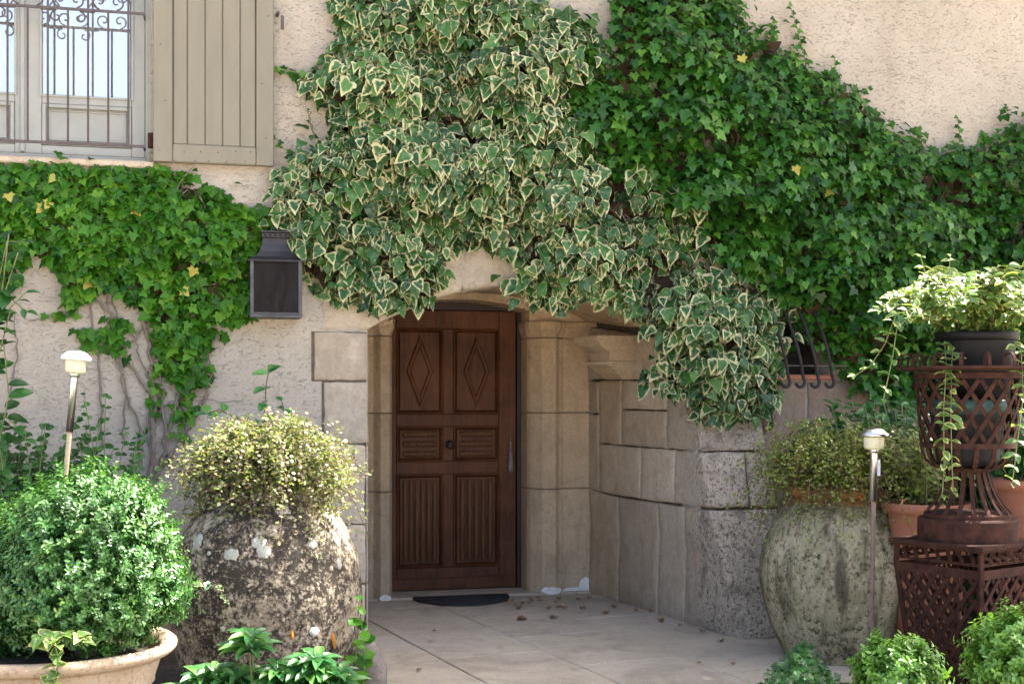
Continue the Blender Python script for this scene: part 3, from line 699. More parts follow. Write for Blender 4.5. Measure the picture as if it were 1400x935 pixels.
# door jambs with pilasters, in stacked blocks
JR = [(2.378, 9.40), (2.378, 9.10), (2.392, 9.06), (2.449, 8.985), (2.456, 8.975), (2.555, 8.97), (2.575, 8.985), (2.585, 9.005), (2.61, 9.012), (2.625, YJ), (2.85, YJ), (2.85, 9.40)]
JL = [(1.405, 9.40), (1.405, 9.10), (1.398, 9.04), (1.375, 8.98), (1.368, 8.972), (1.31, 8.97), (1.295, 8.985), (1.28, 9.005), (1.265, YJ), (1.16, YJ), (1.16, 9.40)]
def shrink(poly, z0, z1, name, m, grow=0.0, prof=None):
    b = MB(); n = len(poly); lv = prof or [(z0+.002, -.006), (z0+.008, 0), (z1-.008, 0), (z1-.002, -.006)]; vs = []; fs = []
    cx = sum(p[0] for p in poly)/n
    for z, o in lv:
        for x, y in poly: vs.append((x+(1 if x > cx else -1)*o*(.6), y-o if y < 9.2 else y, z))
    for i in range(len(lv)-1):
        for k in range(n): fs.append((i*n+k, i*n+(k+1) % n, i*n+n+(k+1) % n, i*n+n+k))
    fs += [tuple(range(n))[::-1], tuple(range(len(vs)-n, len(vs)))]
    return b.add(vs, fs).build(name, m, house)
zj = [-.01, PY(750, 668, YJ).z, PY(750, 564, YJ).z, PY(750, 462, YJ).z]
for poly in (JR, JL):
    for a, b in zip(zj, zj[1:]): shrink(poly, a, b, 'jamb_block', mw)
    a = zj[-1]; shrink(poly, a, a+.12, 'jamb_capital', mw, prof=[(a+.002, -.004), (a+.006, .0), (a+.02, .002), (a+.05, .018), (a+.062, .026), (a+.11, .028), (a+.116, .022)])
zc = zj[-1]+.118
dx0, dx1 = 1.405, 2.378; dxc = (dx0+dx1)/2; dh = (dx1-dx0)/2; dr_ = .075; DR = (dh*dh+dr_*dr_)/(2*dr_); dzs = 2.005
spd = MB(); nS = 30; xs = [1.12]+[dx0+(dx1-dx0)*i/nS for i in range(nS+1)]+[2.9]
for a, b in zip(xs, xs[1:]):
    xm = (a+b)/2; z0 = zc if xm < dx0 or xm > dx1 else dzs+dr_-DR+math.sqrt(DR*DR-(xm-dxc)**2)
    spd.box((a, YJ+.004, z0), (b, 9.32, 2.4))
spd.build('lintel', mw, house)
# corbel on the right reveal
cb = MB(); pr = [(1.515, .09, .02), (1.52, .10, .02), (1.56, .155, .035), (1.60, .205, .05), (1.612, .23, .055), (1.632, .235, .055), (1.638, .205, .045), (1.69, .20, .045), (1.705, .235, .06), (1.735, .285, .075), (1.758, .30, .08), (1.765, .315, .085), (1.80, .315, .085), (1.803, .305, .08)]
vs = []; fs = []
for z, p, e in pr:
    f = Vector((K0.x+(K0.y-8.35)*.16, 8.35, z))
    for s_, q in ((-e, -.1), (-e, p), (.2+e, p), (.2+e, -.1)):
        c_ = f+NR*q-E1*s_; vs.append(c_)
for i in range(len(pr)-1):
    for k in range(4): fs.append((i*4+k, i*4+(k+1) % 4, i*4+4+(k+1) % 4, i*4+4+k))
fs += [(3, 2, 1, 0), tuple(len(vs)-4+k for k in range(4))]
cb.add(vs, fs).build('corbel', mw, house)
# threshold and lime patches at the foot of the jambs
MB().box((1.22, 8.985, -.02), (2.82, 9.42, .014), .006).build('threshold', M['slab'], house)
def blob(name, c, w_, h_, d_, m):
    b = MB(); vs = [(c[0], c[1]-d_, c[2])]; n = 14
    for k in range(n):
        a = 2*math.pi*k/n; r = R.uniform(.6, 1.0); vs.append((c[0]+math.cos(a)*w_*r, c[1]-.001, max(c[2]+math.sin(a)*h_*r, .001)))
    b.add(vs, [(0, 1+k, 1+(k+1) % n) for k in range(n)], True).build(name, m, house)
blob('lime_patch', (2.52, 8.968, .03), .085, .035, .006, M['white_chalk']); blob('lime_patch', (1.335, 8.968, .02), .05, .03, .006, M['white_chalk'])
blob('lime_patch', (2.79, 9.018, .05), .05, .09, .005, M['white_chalk']); blob('lime_patch', (2.7, 9.018, .02), .1, .025, .005, M['white_chalk'])

# ------------------------------------------------------------------ door
def DXZ(px, py, Y=YD): p = PY(px, py, Y); return p.x, p.z
wd = M['wood']
x0, zb = DXZ(533, 811); x1, _ = DXZ(705, 803); zb = .018; zt = PY(620, 425, YD).z
xa, xm0 = DXZ(542, 500)[0], DXZ(605.5, 500)[0]; xm1, xb = DXZ(620, 500)[0], DXZ(682, 500)[0]
ROW = [(PY(575, 566, YD).z, PY(575, 449, YD).z), (PY(575, 631, YD).z, PY(575, 583, YD).z), (PY(575, 776, YD).z, PY(575, 648, YD).z)]
door = MB(); door.box((x0, YD+.022, zb), (x1, YD+.05, zt)); door = door.build('door', wd, house)
def dbox(name, a, b, y0, y1, bev=.004, m=wd): return MB().box((a[0], y0, a[1]), (b[0], y1, b[1]), bev).build(name, m, door)
dbox('stile', (x0, zb), (xa, zt), YD-.004, YD+.03); dbox('stile', (xb, zb), (x1, zt), YD-.004, YD+.03)
dbox('rail', (xa+.0008, ROW[0][1]), (xb-.0008, zt), YD-.003, YD+.03); dbox('rail', (xa+.0008, ROW[1][1]), (xb-.0008, ROW[0][0]), YD-.003, YD+.03)
dbox('rail', (xa+.0008, ROW[2][1]), (xb-.0008, ROW[1][0]), YD-.003, YD+.03); dbox('rail', (xa+.0008, zb), (xb-.0008, ROW[2][0]), YD-.003, YD+.03)
for z0, z1 in ROW: dbox('muntin', (xm0, z0+.001), (xm1, z1-.001), YD-.002, YD+.03)
def ringmould(a, b, y0, y1, wdt, name):      # sloped picture-frame moulding
    (X0, Z0), (X1, Z1) = a, b; vs = []; prof = [(0, y1), (0, y0), (wdt*.35, y0-.004), (wdt*.6, y0+.004), (wdt, y1)]
    for o, y in prof: vs += [(X0+o, y, Z0+o), (X1-o, y, Z0+o), (X1-o, y, Z1-o), (X0+o, y, Z1-o)]
    fs = [(i*4+k, i*4+(k+1) % 4, i*4+4+(k+1) % 4, i*4+4+k) for i in range(len(prof)-1) for k in range(4)]
    return MB().add(vs, fs).build(name, wd, door)
for cx0, cx1 in ((xa, xm0), (xm1, xb)):
    for r, (z0, z1) in enumerate(ROW):
        ringmould((cx0+.0015, z0+.0015), (cx1-.0015, z1-.0015), YD-.006, YD+.02, .024, 'panel_moulding')
        px0, px1, pz0, pz1 = cx0+.025, cx1-.025, z0+.025, z1-.025
        pan = MB().box((px0, YD+.006, pz0), (px1, YD+.026, pz1), .003)
        if r == 0:
            pan.build('panel', wd, door); c = ((px0+px1)/2, (pz0+pz1)/2); w2, h2 = .098, .255
            b = MB(); vs = []
            for s_, y in ((1, YD+.01), (1, YD-.004), (.9, YD-.012), (.74, YD-.010), (.66, YD+.003)):
                vs += [(c[0]-w2*s_, y, c[1]), (c[0], y, c[1]-h2*s_), (c[0]+w2*s_, y, c[1]), (c[0], y, c[1]+h2*s_)]
            fs = [(i*4+k, i*4+(k+1) % 4, i*4+4+(k+1) % 4, i*4+4+k) for i in range(4) for k in range(4)]+[(16, 17, 18, 19)]
            b.add(vs, fs).build('diamond_moulding', wd, door)
        elif r == 1:
            pan.build('panel', wd, door)
            for k in range(3):
                zc_ = pz0+.03+(pz1-pz0-.06)*k/2; b = MB()
                b.tube([(px0+.02, YD+.004, zc_), (px0+.03, YD+.001, zc_), (px1-.03, YD+.001, zc_), (px1-.02, YD+.004, zc_)], [.008, .021, .021, .008], 10).build('reed', M['wood_worn'], door)
        else:
            pan.build('panel', wd, door); nf = 6 if cx0 == xa else 5; ww = (px1-px0-.03)/nf
            for k in range(nf):
                xc = px0+.015+ww*(k+.5); o = R.uniform(-.004, .004); b = MB()
                b.tube([(xc, YD+.008, pz0+.02+o), (xc, YD+.0, pz0+.03+o), (xc, YD+.0, pz1-.03), (xc, YD+.006, pz1-.02)], [.010, ww*.36, ww*.36, .010], 10).build('flute', M['wood_worn'], door)
dbox('kick_board', (x0+.001, zb+.001), (x1-.001, PY(620, 788, YD).z), YD-.022, YD-.004, .006)
kx, kz = DXZ(615.5, 608, YD-.05); k = MB(); prof = [(.0, .0), (.017, 0), (.015, .004), (.009, .01), (.009, .03), (.02, .036), (.03, .046), (.032, .056), (.028, .068), (.016, .076), (0, .078)]
k.lathe((0, 0, 0), prof, 20); k.v = [(kx+x, YD-.003-z, kz+y) for x, y, z in k.v]; k.build('knob', M['wood_dark'], door)
# frame: arched head and side strips
fr = MB(); fr.box((x1+.004, YD-.03, .016), (dx1+.01, YD+.06, 2.02)); fr.box((dx0-.02, YD+.01, .016), (x0-.003, YD+.06, 2.02)); fr.box((dx0-.02, YD+.008, zt+.006), (dx1+.01, YD+.06, 2.25)); fr.box((dx0-.05, YD+.062, 0), (dx1+.05, YD+.08, 2.3))
fr.build('door_frame', M['wood_dark'], house)

# ------------------------------------------------------------------ window with guard, shutter
YG = YW+.09
win = MB(); pw = M['paint_window']
win.box((wx0, YG-.02, wz0), (wx0+.03, YG+.06, wz1)); win.box((wx1-.03, YG-.02, wz0), (wx1, YG+.06, wz1)); win.box((wx0+.031, YG-.02, wz1-.04), (wx1-.031, YG+.06, wz1)); win.box((wx0+.031, YG-.02, wz0), (wx1-.031, YG+.06, wz0+.03))
win = win.build('window', pw, house)
xmid = PY(31, 100, YG).x; zg = PY(100, 131, YG).z; zp = PY(100, 143, YG).z
def casement(a, b, ga, gb):
    z0 = wz0+.034; z1 = wz1-.044
    f = MB()
    f.box((a, YG, z0), (ga, YG+.045, z1), .004); f.box((gb, YG, z0), (b, YG+.045, z1), .004); f.box((ga+.0007, YG+.001, z1-.07), (gb-.0007, YG+.044, z1), .004)
    f.box((ga+.0007, YG+.001, zp-.002), (gb-.0007, YG+.044, zg), .004); f.box((ga+.0007, YG+.001, z0), (gb-.0007, YG+.044, z0+.05), .004)
    f.build('sash', pw, win)
    MB().box((ga-.004, YG+.02, z0+.045), (gb+.004, YG+.034, zp), .003).build('sash_panel', pw, win)
    m = MB(); vs = []
    def frame(X0, Z0, X1, Z1, w_, y0, y1):
        m.box((X0, y0, Z0), (X0+w_, y1, Z1), .003); m.box((X1-w_, y0, Z0), (X1, y1, Z1), .003); m.box((X0+w_, y0, Z0), (X1-w_, y1, Z0+w_), .003); m.box((X0+w_, y0, Z1-w_), (X1-w_, y1, Z1), .003)
    frame(ga+.002, z0+.052, gb-.002, zp-.004, .02, YG-.006, YG+.024); frame(ga+.03, z0+.08, gb-.03, zp-.03, .012, YG+.012, YG+.026)
    frame(ga-.012, zg-.014, gb+.012, z1-.055, .014, YG-.008, YG+.002)
    m.build('moulding', pw, win)
    MB().box((ga-.006, YG+.022, zg-.005), (gb+.006, YG+.026, z1-.06)).build('pane', M['pane'], win)
gl0, gl1 = PY(57, 100, YG).x, PY(180, 100, YG).x
casement(xmid+.002, wx1-.032, gl0, gl1)
casement(2*xmid-wx1+.03, xmid-.002, 2*xmid-gl1, PY(20, 100, YG).x)
MB().box((xmid-.012, YG-.014, wz0+.04), (xmid+.012, YG-.001, wz1-.05), .004).build('meeting_bead', pw, win)
cu = MB(); vs = []; fs = []; n = 80
for i in range(n+1):
    x = wx0+.03+(wx1-wx0-.06)*i/n; y = YG+.13+.012*math.sin(i*1.1)+.008*math.sin(i*.37)
    vs += [(x, y, wz0+.03), (x, y, wz1-.03)]
for i in range(n): fs.append((2*i, 2*i+2, 2*i+3, 2*i+1))
cu.add(vs, fs, True).build('curtain', M['curtain'], win)
MB().box((wx0-.1, YG+.24, wz0-.1), (wx1+.1, YG+.26, wz1+.1)).build('room_back', M['dark'], win)
sl_ = MB(); sl_.box((wx0-.02, YW-.03, wz0-.04), (wx1+.02, YG+.06, wz0-.001), .008); sl_.build('window_sill', M['stone_pale'], house)
# window guard
YGd = YW-.075; ir = M['iron_dark']
gd0, gd1 = PY(-165, 100, YGd).x, PY(199, 100, YGd).x
zr0 = PY(100, 196.5, YGd).z; zr1 = PY(100, 13, YGd).z; zr2 = zr1+.26
ga = MB().box((gd0, YGd-.006, zr0-.007), (gd1, YGd+.006, zr0+.007))
guard = ga.build('window_guard', ir, house)
for z, h_ in ((zr1, .007), (zr2, .009)): MB().box((gd0, YGd-.006, z-h_), (gd1, YGd+.006, z+h_)).build('rail', ir, guard)
for z in (zr0, zr1, zr2):
    MB().box((gd1-.012, YGd-.005, z-.006), (gd1-.001, YW+.03, z+.006)).build('bracket', ir, guard); MB().box((gd0+.001, YGd-.005, z-.006), (gd0+.012, YW+.03, z+.006)).build('bracket', ir, guard)
bx = [30, 113, 192, 273, 354, 434, 512]; bp = [x/2.917 for x in bx]; st = (bp[-1]-bp[0])/6
for i in range(-4, 7):
    x = PY(bp[0]+st*i, 100, YGd).x
    if x < gd0+.02: continue
    MB().tube([(x, YGd, zr0), (x, YGd, zr1 if i % 2 else zr2)], .0062, 6, smooth=False).build('bar', ir, guard)
def scroll(cx, cz, r, a0, turns, sg, tail):
    pts = []
    for k in range(26):
        f = k/25; a = a0+sg*turns*2*math.pi*f; rr = r*(1-.8*f); pts.append((cx+rr*math.cos(a), YGd, cz+rr*math.sin(a)))
    return [tail]+pts if tail else pts
for i in range(-2, 3):
    xc = PY(bp[0]+st*(2*i+1), 0, YGd).x
    for s_ in (-1, 1):
        b = MB(); b.tube(scroll(xc+s_*.045, zr1+.05, .04, -math.pi/2, 1.1, s_, None), .0045, 6)
        b.tube(scroll(xc+s_*.05, zr1+.19, .045, math.pi/2, 1.1, -s_, (xc+s_*.14, YGd, zr1+.1)), .0045, 6)
        if i % 2: b.tube(scroll(xc+s_*.06, zr1-.045, .034, math.pi/2, 1.0, -s_, (xc+s_*.14, YGd, zr1-.01)), .0045, 6)
        b.build('scroll', ir, guard)
# shutter
YS = YW-.065; ps = M['paint_shutter']
sx0, sx1 = PY(209.5, 100, YS).x, PY(374, 100, YS).x; sz0 = PY(290, 224, YS).z; sz1 = wz1
shut = MB().box((sx0, YS+.026, sz0), (sx1, YS+.04, sz1)).build('shutter', ps, house)
e = [PY(q/2.917, 100, YS).x for q in (690, 747, 818, 888, 958, 1020)]; zr = PY(290, 199, YS).z
def sbox(name, a, b, y0, y1, bev=.004): return MB().box((a[0], y0, a[1]), (b[0], y1, b[1]), bev).build(name, ps, shut)
sbox('stile', (sx0, sz0), (e[0]-.003, sz1), YS-.004, YS+.03); sbox('stile', (e[-1]+.003, sz0), (sx1, sz1), YS-.004, YS+.03)
sbox('rail', (e[0]-.002, sz0), (e[-1]+.002, zr), YS-.004, YS+.03, .006); sbox('rail', (e[0]-.002, sz1-.11), (e[-1]+.002, sz1), YS-.004, YS+.03, .006)
for a, b in zip(e, e[1:]): sbox('board', (a+.0015, zr+.001), (b-.0015, sz1-.111), YS+.008, YS+.028, .004)
for qx, qy in [(636, 595), (1030, 597), (640, 178), (660, 402), (1045, 335), (1060, 553), (1070, 65), (735, 607), (800, 607), (870, 609), (941, 605), (1000, 607), (697, 643), (778, 643), (832, 643), (904, 645), (977, 645)]:
    p = PY(qx/2.917, qy/2.917, YS-.004); big = qy in (595, 597); b = MB()
    b.lathe((0, 0, 0), [(0, .002), (.0035 if not big else .007, .002), (.004 if not big else .009, 0)], 8); b.v = [(p.x+x, p.y-z, p.z+y) for x, y, z in b.v]; b.build('nail', M['iron_dark'] if not big else ps, shut)
for z in (sz0+.12, sz1-.4):
    MB().box((sx0-.03, YS+.02, z-.04), (sx0+.002, YS+.06, z+.04), .004).build('hinge', M['rust'], shut)
hk = MB(); p = PY(380, 22, YW); hk.box((p.x-.012, YW-.07, p.z-.008), (p.x+.004, YW+.02, p.z+.008), .003); q = PY(386, 30, YW-.075)
hk.box((q.x-.009, YW-.08, q.z-.045), (q.x+.009, YW-.07, q.z+.035), .004); hk.build('shutter_catch', M['iron_dark'], house)

# ------------------------------------------------------------------ small barred window in the right wall
gw = MB(); gw.box((gx0, YW+.2, gz0), (gx1, YW+.24, gz1)); gw = gw.build('window', M['dark'], house)
MB().box((gx0-.03, YW-.035, gz0-.035), (gx1+.03, YW+.2, gz0-.001), .008).build('window_sill', M['terracotta'], gw)
for i_, (a_, b_, c_, d_) in enumerate([(3.3, 3.78, .62, gz0-.04), (3.78, 4.3, .7, gz0-.04), (3.4, 4.0, -.02, .62), (4.0, 4.6, -.02, .7), (gx1+.03, gx1+.5, gz0-.05, gz1+.05)]):
    stone('facing_stone', [(a_, c_), (b_, c_), (b_, d_), (a_, d_)], lambda u, v: (Vector((u, YW-.012, v)), Vector((0, -1, 0))), M['stone_facing'], 8, 8, seed=120+i_, rough=.012, bev=.012)
zb1 = PY(1100, 500, YW-.1).z; gb = MB()
gb.strap([(gx0-.05, YW-.10, zb1), (PY(1158, 500, YW-.1).x, YW-.10, zb1)], (0, 0, 1), .016, .008); gr = gb.build('window_grille', ir, gw)
for px in (1064, 1084, 1104, 1124):
    xb_ = PY(px, 500, YW-.12).x; pts = []
    for k_ in range(19):
        f = k_/18; z = gz1+.1-(gz1+.1-gz0+.05)*f; y = YW-.02-.17*math.sin(min(1, f*1.12)*math.pi*.62)
        pts.append((xb_-.05+.1*f**1.5, y, z))
    for a in range(1, 8):
        an = a/7*math.pi*.95; pts.append((pts[18][0]-.028*(1-math.cos(an)), pts[18][1], pts[18][2]-.03*math.sin(an)))
    MB().tube(pts, .010, 8).build('bar', M['iron_black'], gr)

# ------------------------------------------------------------------ wall lantern
YLn = YW-.2; lt = PY(376, 433, YLn); lx0, lx1 = PY(342, 400, YLn).x, PY(413, 400, YLn).x; lz0, lz1 = lt.z, PY(376, 357, YLn).z
lan = thing('wall_lantern', (lt.x, YW, lz0), 'dark zinc box lantern with dusty glass fixed to the plaster wall', 'lantern')
zk = M['zinc']; zd = M['zinc_dark']
f = MB(); w_ = .02
for x in (lx0, lx1-w_):
    MB().box((x, YLn, lz0), (x+w_, YLn+.012, lz1), .002).build('corner_post', zk, lan); MB().box((x, YW-.03, lz0), (x+w_, YW-.002, lz1), .002).build('corner_post', zk, lan)
MB().box((lx0, YLn-.002, lz0-.004), (lx1, YW-.001, lz0+.012), .002).build('bottom_tray', zk, lan)
MB().box((lx0+w_, YLn+.001, lz0+.013), (lx1-w_, YLn+.011, lz0+.024), .002).build('bottom_rail', zk, lan)
MB().box((lx0+.005, YW-.012, lz0+.012), (lx1-.005, YW-.003, lz1)).build('back_plate', zd, lan)
MB().box((lx0+w_-.004, YLn+.004, lz0+.014), (lx1-w_+.004, YLn+.007, lz1)).build('front_glass', M['lamp_glass'], lan)
for x in (lx0+.004, lx1-.007): MB().box((x, YLn+.012, lz0+.014), (x+.003, YW-.03, lz1)).build('side_glass', M['lamp_glass'], lan)
xc = (lx0+lx1)/2; hw = (lx1-lx0)/2; prof = [(hw+.016, -.002), (hw+.016, .004), (hw-.03, .028), (hw-.055, .06), (hw-.068, .10), (hw-.072, .135)]
b = MB(); vs = []; fs = []
for r, z in prof: vs += [(xc-r, YW-.002, lz1+z), (xc-r, YLn+(hw-r), lz1+z), (xc+r, YLn+(hw-r), lz1+z), (xc+r, YW-.002, lz1+z)]
for i in range(len(prof)-1): fs += [(i*4+k, i*4+k+1, i*4+5+k, i*4+4+k) for k in range(3)]
fs += [(0, 1, 2, 3), (20, 21, 22, 23)]; b.add(vs, fs).build('roof', zd, lan)
r = hw-.066
MB().box((xc-r, YLn+.06, lz1+.136), (xc+r, YW-.002, lz1+.162), .003).build('vent', zd, lan); MB().box((xc-r-.008, YLn+.05, lz1+.163), (xc+r+.008, YW-.002, lz1+.175), .003).build('cap', zd, lan)
for k in range(6): MB().box((xc-r+.012+k*.028, YLn+.052, lz1+.143), (xc-r+.026+k*.028, YLn+.0595, lz1+.154), .002).build('vent_slot', M['dark'], lan)
b = MB(); b.lathe((xc, YW-.1, lz0+.012), [(.0, 0), (.018, 0), (.018, .05), (.012, .055)], 14); b.build('bulb_holder', zd, lan)
b = MB(); b.lathe((xc, YW-.1, lz0+.067), [(.012, 0), (.02, .02), (.026, .045), (.02, .068), (0, .08)], 14); b.build('bulb', M['bulb'], lan)

# ------------------------------------------------------------------ key tassel on the door, doormat, fallen leaves
tp = PY(698, 600, YD-.03); tas = thing('key_tassel', (tp.x, YD-.02, tp.z-.24), 'pale cord tassel hanging from the keyhole of the brown door', 'tassel')
b = MB(); b.tube([(tp.x, YD-.002, tp.z+.015), (tp.x, YD-.035, tp.z+.01), (tp.x, YD-.03, tp.z-.02), (tp.x+.002, YD-.022, tp.z-.09)], .0045, 6); b.build('cord', M['tassel'], tas)
for k in range(3):
    b = MB(); b.lathe((tp.x+.002, YD-.024, tp.z-.03-.022*k), [(0, -.011), (.010, -.006), (.012, 0), (.010, .006), (0, .011)], 10); b.build('knot', M['tassel'], tas)
b = MB(); b.lathe((tp.x+.002, YD-.025, tp.z-.24), [(.0, 0), (.021, .001), (.020, .05), (.016, .1), (.012, .125), (.014, .135), (.010, .15), (0, .152)], 12); b.build('skirt', M['tassel'], tas)
m0, m1 = PZ(563, 818.5), PZ(694, 813.5); mc = (m0+m1)/2; ex = (m1-m0)/2; ey = Vector((ex.y, -ex.x, 0)).normalized(); mat_d = .40
b = MB(); vs = []; n = 24
for z, s_ in ((.003, 1), (.012, 1), (.016, .97)):
    for k in range(n+1):
        a = math.pi*k/n; q = mc+ex*math.cos(a)*s_+ey*math.sin(a)*mat_d*s_; vs.append((q.x, q.y, z))
m_ = n+1; fs = [tuple(range(2*m_, 3*m_))]+[(l*m_+k, l*m_+(k+1) % m_, (l+1)*m_+(k+1) % m_, (l+1)*m_+k) for l in (0, 1) for k in range(m_)]
b.add(vs, fs)
matt = b.build('doormat', M['rubber'], label='black half round rubber doormat before the brown door', cat='doormat')
for i in range(5):
    b = MB(); rr = .92-.17*i; pts = []
    for k in range(17):
        a = math.pi*(.06+.88*k/16); q = mc+ex*math.cos(a)*rr+ey*math.sin(a)*mat_d*rr; pts.append((q.x, q.y, .0165))
    b.tube(pts, .005, 6).build('rib', M['rubber'], matt)
LFALL = [(700, 820), (694, 822), (715, 824), (763, 818), (764, 829), (791, 818), (714, 846), (757, 843), (828, 836), (862, 825), (888, 834), (594, 862), (797, 830), (1002, 906), (735, 817), (573, 915), (702, 826), (955, 905)]+[(R.uniform(690, 830), R.uniform(812, 832)) for _ in range(10)]+[(x, 815+(x-818)*.31+R.uniform(3, 10)) for x in (840, 870, 903, 930, 960, 985)]
for i, (px, py) in enumerate(LFALL):
    p = PZ(px, py, .008); sz = R.uniform(.03, .06) if i not in (6, 7, 8) else .075
    b = MB(); a = R.uniform(0, 6.28); vs = []; 
    for (x, y) in [(0, 0), (.3, .2), (.42, .5), (.2, .8), (0, 1), (-.2, .8), (-.42, .5), (-.3, .2), (0, .5)]:
        x, y = x*sz, (y-.5)*sz; vs.append((p.x+x*math.cos(a)-y*math.sin(a), p.y+x*math.sin(a)+y*math.cos(a), .004+abs(x)*R.uniform(.2, .7)+.008*R.random()))
    b.add(vs, [(k, (k+1) % 8, 8) for k in range(8)])
    b.build('fallen_leaf', M['dead_leaf'], label='small dry brown leaf fallen on the paving by the door', cat='leaf', group='dry leaves on the paving')

# ------------------------------------------------------------------ oil jars
def jar(px, d, prof, m, label, seed, lich):
    c = PD(px, HOR, d); c.z = 0; root = thing('oil_jar', (c.x, c.y, 0), label, 'jar')
    P = []
    for (r0, z0), (r1, z1) in zip(prof, prof[1:]):
        for k in range(4): P.append((r0+(r1-r0)*k/4, z0+(z1-z0)*k/4))
    P.append(prof[-1])
    P = [((P[max(i-1, 0)][0]+2*p[0]+P[min(i+1, len(P)-1)][0])/4 if 2 < i < len(P)-8 else p[0], p[1]) for i, p in enumerate(P)]
    def fn(p, a, r, z):
        k = 1+.018*mnoise.noise(Vector((math.cos(a)*1.5, math.sin(a)*1.5, z*2+seed)))+.006*mnoise.noise(Vector((math.cos(a)*6, math.sin(a)*6, z*9+seed)))
        return Vector((c.x+(p.x-c.x)*k, c.y+(p.y-c.y)*k, p.z))
    b = MB(); b.lathe((c.x, c.y, 0), P, 56, fn=fn); b.build('body', m, root)
    rz = prof[-1]
    b = MB(); top = max(z for r, z in prof); rr = [r for r, z in prof if z == top][0]
    b.lathe((c.x, c.y, 0), [(rr-.02, top-.05), (rr+.02, top-.05), (rr+.035, top-.03), (rr+.035, top-.004), (rr+.02, top+.012), (rr-.015, top+.012), (rr-.025, top-.02), (rr-.03, top-.12)], 48, fn=fn); b.build('rim', m, root)
    b = MB(); b.lathe((c.x, c.y, 0), [(rr-.015, top-.06), (rr*.5, top-.04), (0, top-.035)], 32); b.build('soil', M['soil'], root)
    def surf(qx, qy):       # pixel -> point on the jar and its outward normal
        dd = pdir(qx, qy); best = None
        for s_ in np.linspace(d-.6, d+.1, 500):
            p = Vector((dd.x*s_, dd.y*s_, CZ+dd.z*s_))
            zz = p.z; r = None
            for (r0, z0), (r1, z1) in zip(P, P[1:]):
                if z0 <= zz <= z1: r = r0+(r1-r0)*(zz-z0)/max(z1-z0, 1e-6); break
            if r is not None and math.hypot(p.x-c.x, p.y-c.y) <= r*1.004: return p
        return None
    for qx, qy, pr, mm in lich:
        p = surf(qx, qy)
        if p is None: continue
        n_ = Vector((p.x-c.x, p.y-c.y, .12)).normalized(); u_ = n_.cross(Vector((0, 0, 1))).normalized(); v_ = u_.cross(n_)
        vs = [p+n_*.004]; k_ = 28; s_ = pr if isinstance(pr, tuple) else (pr*1.25, pr*1.25)
        for rad, off in ((.75, .0035), (1, -.003)):
            for q in range(k_):
                a = 2*math.pi*q/k_; w2 = rad*(1+.3*mnoise.noise(Vector((math.cos(a)*1.7+qx, math.sin(a)*1.7, qy)))+.16*mnoise.noise(Vector((math.cos(a)*5+qx, math.sin(a)*5, qy)))); vs.append(p+n_*(off-.5*(s_[0]*rad*math.cos(a))**2/.42)+u_*math.cos(a)*s_[0]*w2+v_*math.sin(a)*s_[1]*w2)
        fs = [(0, 1+q, 1+(q+1) % k_) for q in range(k_)]+[(1+q, 1+k_+q, 1+k_+(q+1) % k_, 1+(q+1) % k_) for q in range(k_)]
        MB().add(vs, fs, True).build('lichen_patch', mm, root)
    return c, top, rr
L0, LO = M['lichen'], M['lichen_orange']
lich = [(270, 742, .033, L0), (286, 757, .012, L0), (315, 761, .034, L0), (354, 745, .03, L0), (361, 756, .03, L0), (388, 702, .032, L0), (427, 743, .022, L0), (461, 738, (.02, .035), L0), (477, 749, (.012, .032), L0), (464, 770, (.018, .026), L0), (430, 862, .02, L0), (304, 859, .01, L0), (350, 676, .03, L0), (368, 689, .016, L0), (482, 858, (.006, .016), L0), (455, 868, (.011, .06), LO), (399, 866, (.008, .026), LO)]
jl, jlt, jlr = jar(365, 6.2, [(.31, -.02), (.36, .03), (.40, .14), (.435, .28), (.45, .42), (.446, .54), (.425, .66), (.385, .76), (.335, .84), (.27, .895), (.235, .93), (.225, .97)], M['jar_left'], 'large bulging clay oil jar blotched black with round white lichen patches', 1, lich)
jr, jrt, jrr = jar(1147, 7.15, [(.29, -.02), (.31, .03), (.365, .15), (.41, .3), (.43, .42), (.425, .52), (.40, .62), (.36, .71), (.31, .79), (.265, .84), (.24, .875), (.235, .91)], M['jar_right'], 'greenish mossy clay oil jar with rust orange neck beside the stone pier', 5, [])

